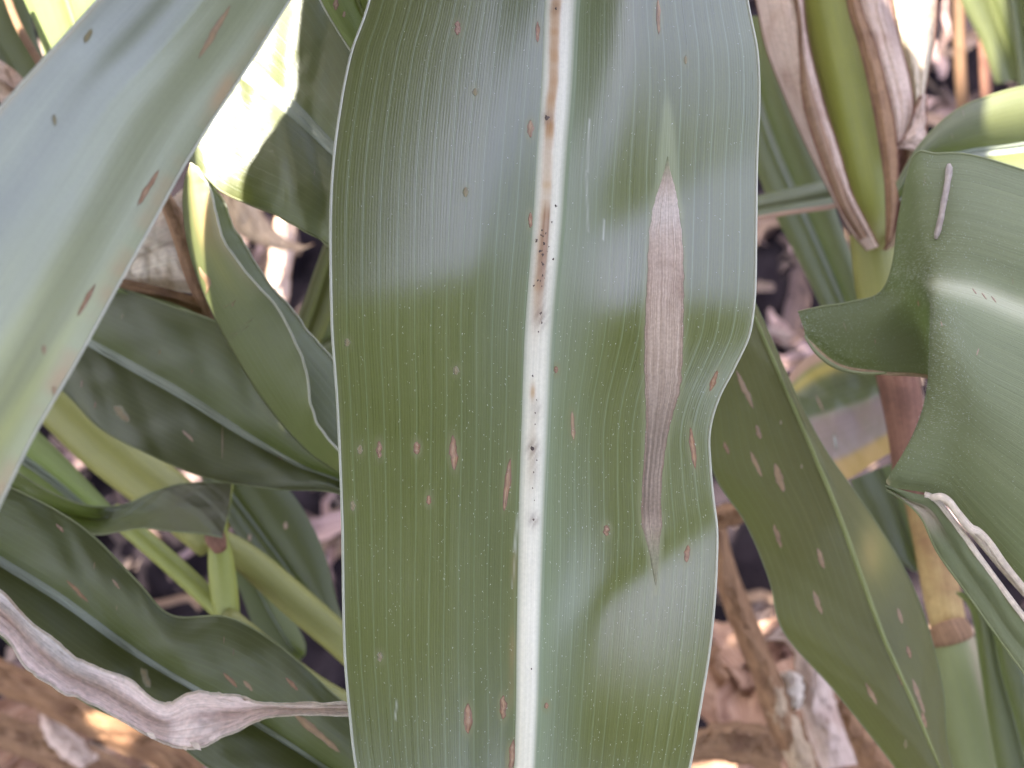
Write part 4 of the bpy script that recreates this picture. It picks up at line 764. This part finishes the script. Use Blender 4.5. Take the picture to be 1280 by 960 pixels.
OPEN = [('under the young folded leaf', (265, 225, 420, 430), 12), ('between the green stalks on the left', (70, 500, 260, 770), 18), ('in the bottom left corner', (0, 850, 260, 960), 15), ('left of the centre leaf', (365, 610, 430, 860), 6),
        ('above the dying yellow leaf', (945, 270, 1070, 480), 12), ('right of the centre leaf', (880, 640, 1000, 960), 12), ('beside the tan jointed stalk', (1130, 640, 1190, 790), 3), ('in the top right corner', (1140, 0, 1250, 170), 12), ('at the bottom right beside the slanting leaf', (1040, 860, 1240, 960), 9)]
DRYM = [('ground_pink', 'pinkish'), ('ground_tan', 'tan'), ('ground_brown', 'dark brown')]
scr_mesh = {}
def scrap_mesh(k, m):
    if (k, m) not in scr_mesh:
        V, F, uv = SCR[k]; o = mesh_obj('dry_leaf_scrap', V, F, MATS[m], None, uv, np.zeros((len(V), 4))); o.data.transform(mathutils.Matrix.Translation(o.location)); me = o.data; bpy.data.objects.remove(o); scr_mesh[(k, m)] = me
    return scr_mesh[(k, m)]
for where, (x0, y0, x1, y1), n in OPEN:
    for i in range(n):
        p = ground_hit(random.uniform(x0, x1), random.uniform(y0, y1), 0.02)
        mt, cn = DRYM[i % 3]
        o = bpy.data.objects.new('dry_leaf_scrap', scrap_mesh(random.randrange(14), mt)); COL.objects.link(o)
        o.location = (p[0], p[1], ground_height(p[0], p[1]) + random.uniform(0.0, 0.012)); o.rotation_euler = (random.uniform(-.35, .35), random.uniform(-.35, .35), random.uniform(0, 6.28))
        tag(o, cn + ' dry leaf scrap on the soil ' + where, 'dead leaf', cn + ' leaf scraps ' + where)
def litter_stuff():
    r = np.random.default_rng(12); Vs = []; Fs = []; U = []; off = 0; Tn = []
    for i in range(4200):
        V, F, uv = SCR[r.integers(14)]; sc = r.uniform(0.12, 0.4) if i > 700 else r.uniform(.5, .95)
        a = r.uniform(0, 6.28); b = r.normal(0, .35); V = V * sc
        R = np.array(mathutils.Euler((b, r.normal(0, .35), a)).to_matrix())
        x, y = r.uniform(-1.4, 1.4), r.uniform(-0.6, 1.9)
        V = V @ R.T + np.array([x, y, ground_height(x, y) + 0.002]); Vs.append(V); Fs.append(F + off); off += len(V); U.append(uv * 1.0)
        c = np.array([(.16, .11, .095), (.10, .065, .055), (.22, .16, .14), (.05, .035, .036)][r.integers(4)]); Tn.append(np.tile([*c, 0.85], (len(V), 1)))
    o = mesh_obj('leaf_litter', np.concatenate(Vs), np.concatenate(Fs), MATS['dry_tan'], None, np.concatenate(U), np.concatenate(Tn))
    tag(o, 'fine broken leaf litter covering the dark soil', 'litter', kind='stuff')
litter_stuff()
# larger husks and dead leaves that can be picked out
BIG = [
    ('dead_leaf', 'tan dead leaf strip slanting down just right of the centre leaf', [(880, 660, 893, 655, 905, 650), (893, 720, 905, 712, 918, 706), (912, 775, 925, 768, 938, 760), (935, 830, 948, 822, 962, 815), (955, 890, 972, 885, 985, 870), (975, 940, 992, 936, 1006, 928)], .62, 'dry_orange'),
    ('dry_husk', 'pale pink curled husk at the top of the heap, bottom right', [(955, 800, 972, 785, 985, 778), (985, 805, 1000, 795, 1018, 800), (1000, 850, 1016, 840, 1036, 838), (1006, 905, 1026, 900, 1050, 895), (1026, 965, 1046, 960, 1072, 955)], .64, 'dry_pink'),
    ('dry_husk', 'small rounded pale husk lying in the bottom right heap', [(976, 842, 986, 838, 1000, 842), (974, 858, 988, 860, 1006, 856), (980, 876, 992, 880, 1004, 876), (988, 886, 994, 888, 1000, 886)], .63, 'dry_pale'),
    ('dry_husk', 'long tan husk below the rounded pale one, bottom right', [(958, 850, 964, 846, 972, 846), (956, 885, 972, 882, 988, 880), (968, 920, 986, 918, 1004, 912), (985, 955, 1002, 952, 1018, 946), (1000, 990, 1012, 986, 1024, 982)], .62, 'dry_tan'),
    ('dead_leaf', 'brown dead leaf along the bottom edge right of the centre leaf', [(850, 950, 855, 930, 865, 915), (890, 950, 892, 922, 900, 905), (930, 955, 935, 925, 940, 905), (975, 970, 980, 940, 985, 920)], .66, 'dry_brown'),
    ('dead_leaf', 'orange-brown dead leaf under the slanting olive leaf, bottom right', [(1020, 870, 1035, 862, 1050, 858), (1040, 905, 1058, 896, 1075, 890), (1066, 945, 1086, 935, 1104, 928), (1100, 985, 1118, 975, 1135, 965)], .66, 'dry_orange'),
    ('dead_leaf', 'reddish scrap at the top of the heap beside the slanting leaf', [(955, 795, 965, 788, 975, 780), (962, 812, 975, 805, 990, 800), (968, 830, 980, 825, 996, 820)], .67, 'dry_red'),
    ('dead_leaf', 'tan dead leaf beside the jointed stalk at the bottom right', [(1165, 880, 1180, 885, 1195, 880), (1170, 915, 1190, 912, 1212, 908), (1180, 950, 1202, 945, 1225, 940), (1195, 990, 1215, 985, 1235, 980)], .80, 'dry_orange'),
    ('dead_leaf', 'brown dead leaf running under the dry twisted leaf, lower left', [(-30, 850, -20, 835, -10, 820), (40, 885, 55, 868, 65, 850), (110, 920, 122, 902, 135, 888), (175, 950, 190, 935, 200, 920), (240, 985, 250, 968, 262, 950)], .70, 'dry_orange'),
    ('dead_leaf', 'dark brown dead leaf in the bottom left corner', [(-30, 925, -20, 905, -10, 890), (25, 945, 35, 925, 48, 908), (80, 965, 92, 948, 105, 930), (150, 995, 160, 978, 170, 962)], .74, 'dry_brown'),
    ('dry_husk', 'pinkish husk lying between the two brown leaves, bottom left', [(48, 895, 58, 888, 70, 890), (55, 920, 70, 912, 84, 908), (75, 945, 92, 935, 106, 928), (100, 962, 112, 955, 124, 948)], .72, 'dry_pink'),
    ('dead_leaf', 'yellowish dead leaf curling on the soil under the sunlit leaf', [(272, 232, 284, 228, 300, 225), (282, 262, 300, 262, 322, 258), (298, 290, 320, 296, 345, 290), (325, 305, 345, 312, 372, 306), (365, 312, 378, 312, 392, 306)], .80, 'dry_tan'),
    ('dead_leaf', 'pinkish dead leaf upright in the gap beside the young folded leaf', [(345, 270, 358, 275, 370, 280), (338, 310, 352, 318, 366, 322), (335, 345, 348, 352, 362, 352), (340, 380, 350, 385, 360, 384), (345, 410, 352, 412, 358, 410)], .9, 'dry_pink'),
    ('dead_leaf', 'orange scrap of leaf against the right edge of the centre leaf', [(870, 640, 875, 650, 880, 660), (905, 632, 908, 646, 912, 658), (940, 620, 942, 634, 945, 645)], .6, 'dry_orange'),
]
for i, (nm, lab, rows, d, m) in enumerate(BIG):
    lf = Leaf(rows3(rows, (d + .006, d - .006, d + .006)), nt=60, ns=17, wob=0.003, seed=200 + i * 3, bow=0.004, ruffle=0.0015, rf=3, crumple=0.003)
    root = empty(nm, lf.P[0, 8], lab, 'husk' if 'husk' in nm else 'dead leaf')
    make_blade(lf, root, m); make_margin(lf, root, 'dry_brown', -1, 0.0006, 20); make_margin(lf, root, 'dry_brown', 1, 0.0006, 20)

dry_mat('dry_heap', (0.25, 0.13, 0.075), (0.39, 0.24, 0.16), (0.12, 0.05, 0.026), trans=0.15)
for lab, grp, (x0, y0, x1, y1), n, dd in [('crumpled pinkish-tan husk in the heap at bottom right', 'husks in the bottom right heap', (900, 800, 1090, 960), 16, .80), ('crumpled brown husk on the soil at bottom left', 'husks at bottom left', (0, 860, 250, 960), 12, .85)]:
    r = np.random.default_rng(n)
    for k in range(n):
        x, y = r.uniform(x0, x1), r.uniform(y0, y1)
        if lab.endswith('right') and y < 800 + abs(x - 975) * .9: y = min(955, 800 + abs(x - 975) * .9)
        p = at(x, y, dd + r.uniform(-.03, .05)); V, F, uv = curl_strip(r.uniform(.05, .10), r.uniform(.025, .042), r.uniform(.4, 1.3), r.uniform(-1.5, 1.5), 700 + k + n, nt=15, ns=9)
        V = V + np.random.default_rng(k).normal(0, .0011, V.shape); V = V - V.mean(0)
        R_ = np.array(mathutils.Euler((r.normal(0, .5), r.normal(0, .5), r.uniform(0, 6.28))).to_matrix())
        o = mesh_obj('dry_husk', V @ R_.T + p, F, MATS['dry_heap'], None, uv, np.zeros((len(V), 4))); px = x - (x0 + x1) / 2; py = y - (y0 + y1) / 2
        lab2 = lab + (', its upper' if py < 0 else ', its lower') + (' left part' if px < 0 else ' right part'); tag(o, lab2, 'husk', grp + (' upper' if py < 0 else ' lower') + (' left' if px < 0 else ' right'))
# ================================================================== ADDED LEAVES OVERHEAD (unseen: placed and cut to shape the sunlight)
def sun_blockers():
    e1 = np.cross(SUN, np.array([0, 0, 1.0])); e1 /= np.linalg.norm(e1); e2 = np.cross(e1, SUN); c0 = at(640, 480, 0.34)
    r = np.random.default_rng(5)
    def strip(lab, a0, a1, lo, hi, h0=0.26, droop=0.10, tip=0.18, dl=None, dh=None):
        """leaf between b = lo and b = hi, from a0 (base) to a1 (tip), seen along the sun's direction"""
        n = 26; a = np.linspace(a0, a1, n); t = np.linspace(0, 1, n)
        w = np.clip((1 - t) / tip, 0.02, 1) ** 0.6; mid = (lo + hi) / 2 + 0.006 * fnoise(a * 2.2, int(abs(lo) * 900) + 3); hw = (hi - lo) / 2 * w
        L = mid - hw + (dl(a) if dl else 0); H = mid + hw + (dh(a) if dh else 0)
        for h in np.arange(h0, 2.5, 0.04):
            hh = h + droop * (0.25 - (t - 0.45) ** 2)
            P = c0 + e1 * a[:, None, None] + e2 * np.stack([L, (L + H) / 2, H], 1)[..., None] + SUN * np.stack([hh - .012, hh, hh - .012], 1)[..., None]
            q = project(P); out = (q[..., 2] < 0.0) | (q[..., 0] < -70) | (q[..., 0] > 1350) | (q[..., 1] < -70) | (q[..., 1] > 1030)
            if out.all(): break
        lf = Leaf(P, nt=60, ns=13, raw=True); root = empty('corn_leaf', P[0, 1], lab, 'leaf', 'added leaves overhead that block the sun')
        make_blade(lf, root, 'blade_canopy'); make_midrib(lf, root, 'midrib_green', .05, .02)
    lab = 'added unseen corn leaf overhead, placed to shade the plants'
    bump = lambda c, w, k: (lambda a: k * np.exp(-((a - c) / w) ** 4))  # notches in the added leaves let sun through at chosen spots
    strip(lab, -0.55, 0.237, -0.086, 0.022, dl=bump(0.040, 0.029, 0.011), tip=0.02)
    strip(lab, -0.60, 0.30, -0.190, -0.083, dh=bump(0.040, 0.029, -0.016), dl=bump(0.074, 0.024, 0.008))
    strip(lab, -0.50, 0.32, 0.010, 0.047, h0=0.28, dh=bump(-0.120, 0.032, -0.012))
    strip(lab, -0.50, 0.172, 0.042, 0.112, h0=0.32, tip=0.03, dl=bump(-0.120, 0.032, 0.018))
    strip(lab, -0.55, 0.45, 0.100, 0.165, h0=0.30, dl=bump(0.21, 0.045, -0.036))
    strip(lab, 0.75, 0.19, -0.10, -0.014, h0=0.42, tip=0.06)
    b = -0.175; k = 0
    while b > -1.45:                                                   # further leaves over the soil, with chinks between them
        w = r.uniform(0.08, 0.105); g = r.choice([-0.01, 0.004, 0.010, 0.016])
        strip(lab, -0.45 + r.uniform(-.1, .1) + (0.25 if b < -.6 else 0), 0.45 + r.uniform(-.2, .1), b - w, b, h0=0.34 + 0.1 * (k % 2), tip=.35, dh=bump(0.074, 0.024, -0.032) if k == 0 else None)
        strip(lab, 1.05 + r.uniform(-.1, .1), 0.40 + r.uniform(-.15, .15), b - w, b, h0=0.44, tip=.35)
        b -= w + g; k += 1
sun_blockers()

def in_view(P, m=60):
    q = project(P); return ((q[..., 2] > 0.02) & (q[..., 0] > -m) & (q[..., 0] < 1280 + m) & (q[..., 1] > -m) & (q[..., 1] < 960 + m)).any()
def field_plants():
    """standing corn round the photographer: it closes off the sky down low"""
    r = np.random.default_rng(17)
    spots = [(-0.75, -0.35), (-0.25, -0.62), (0.22, -0.60), (0.72, -0.40), (1.02, 0.15), (1.10, 0.75), (-1.05, 0.2), (-1.15, 0.85), (-0.8, 1.7), (-0.25, 1.95), (0.3, 1.9), (0.85, 1.65), (0.0, -1.0), (-1.0, -0.9), (1.0, -1.0)]
    where = ['behind', 'beside', 'beyond']
    for i, (x, y) in enumerate(spots):
        top = r.uniform(2.0, 2.4); root = empty('corn_plant', (x, y, 0), 'tall standing corn plant of the field around the leaves', 'corn plant', 'standing corn around the scene')
        zz = np.linspace(0, top, 14); P = np.stack([x + 0.02 * fnoise(zz, i), y + 0.02 * fnoise(zz, i + 40), zz], 1)
        if in_view(P): P = P[P[:, 2] > 0]; 
        V, F, uv = tube_mesh(P, np.linspace(0.013, 0.006, 14), 10); mesh_obj('stalk', V, F, MATS['stem_green'], root, uv, np.zeros((len(V), 4)))
        n = 11; ph0 = r.uniform(0, 6.28)
        for k in range(n):
            z = 0.35 + (top - 0.45) * k / (n - 1); ph = ph0 + k * math.pi + r.normal(0, .45); L = r.uniform(.55, .8) * (0.75 if k > n - 3 else 1); w = r.uniform(.038, .048)
            t = np.linspace(0, 1, 16); hd = np.array([math.cos(ph), math.sin(ph), 0]); sd = np.array([-hd[1], hd[0], 0])
            rise = r.uniform(.25, .5); out = L * (0.8 * t - 0.1 * t ** 2); up = L * (rise * 1.6 * t - (rise + .75) * t ** 2)
            c = np.array([x, y, z]) + hd * out[:, None] + np.array([0, 0, 1]) * up[:, None]
            ww = w * np.clip(np.minimum(0.55 + t * 3, ((1 - t) / .55) ** .7), 0.02, 1); tw = r.normal(0, .3) + r.normal(0, .5) * t
            sv = sd * np.cos(tw)[:, None] + np.array([0, 0, 1]) * np.sin(tw)[:, None]
            R = np.stack([c - sv * ww[:, None], c + np.array([0, 0, -.006]), c + sv * ww[:, None]], 1)
            if in_view(R): continue
            lf = Leaf(R, nt=36, ns=9, raw=True); make_blade(lf, root, 'blade_canopy')
field_plants()

def sky_blockers():
    """unseen leaf bands added behind the camera to block sky reflections"""
    c = at(660, 480, 0.30); lab = 'added unseen leaf behind the camera, blocking sky reflections'
    for k, (e1, e0, rad, az0, az1) in enumerate([(63, 53.5, .62, -75, 80), (55, 45.5, .66, 70, -85), (47, 37, .64, -85, 75), (39, 29, .70, 80, -80), (31, 21, .68, -80, 85)]):  # added dark bands where the centre leaf would mirror the sky
        n = 20; az = np.radians(np.linspace(az0, az1, n)); t = np.linspace(0, 1, n); em = (e0 + e1) / 2; hw = (e1 - e0) / 2 * np.clip((1 - t) / .2, .03, 1) ** .6
        rr = rad + .05 * np.sin(t * 3)
        def p(e): e = np.radians(e); return c + np.stack([rr * np.cos(e) * np.sin(az), -rr * np.cos(e) * np.cos(az), rr * np.sin(e)], 1)
        R = np.stack([p(em - hw), p(em + 0 * hw) * 1.0, p(em + hw)], 1)
        assert not in_view(R)
        lf = Leaf(R, nt=50, ns=13, raw=True); root = empty('corn_leaf', R[0, 1], lab, 'leaf', 'added sky blockers behind the camera'); make_blade(lf, root, 'blade_dark'); make_midrib(lf, root, 'midrib_green', .05, .02)
sky_blockers()
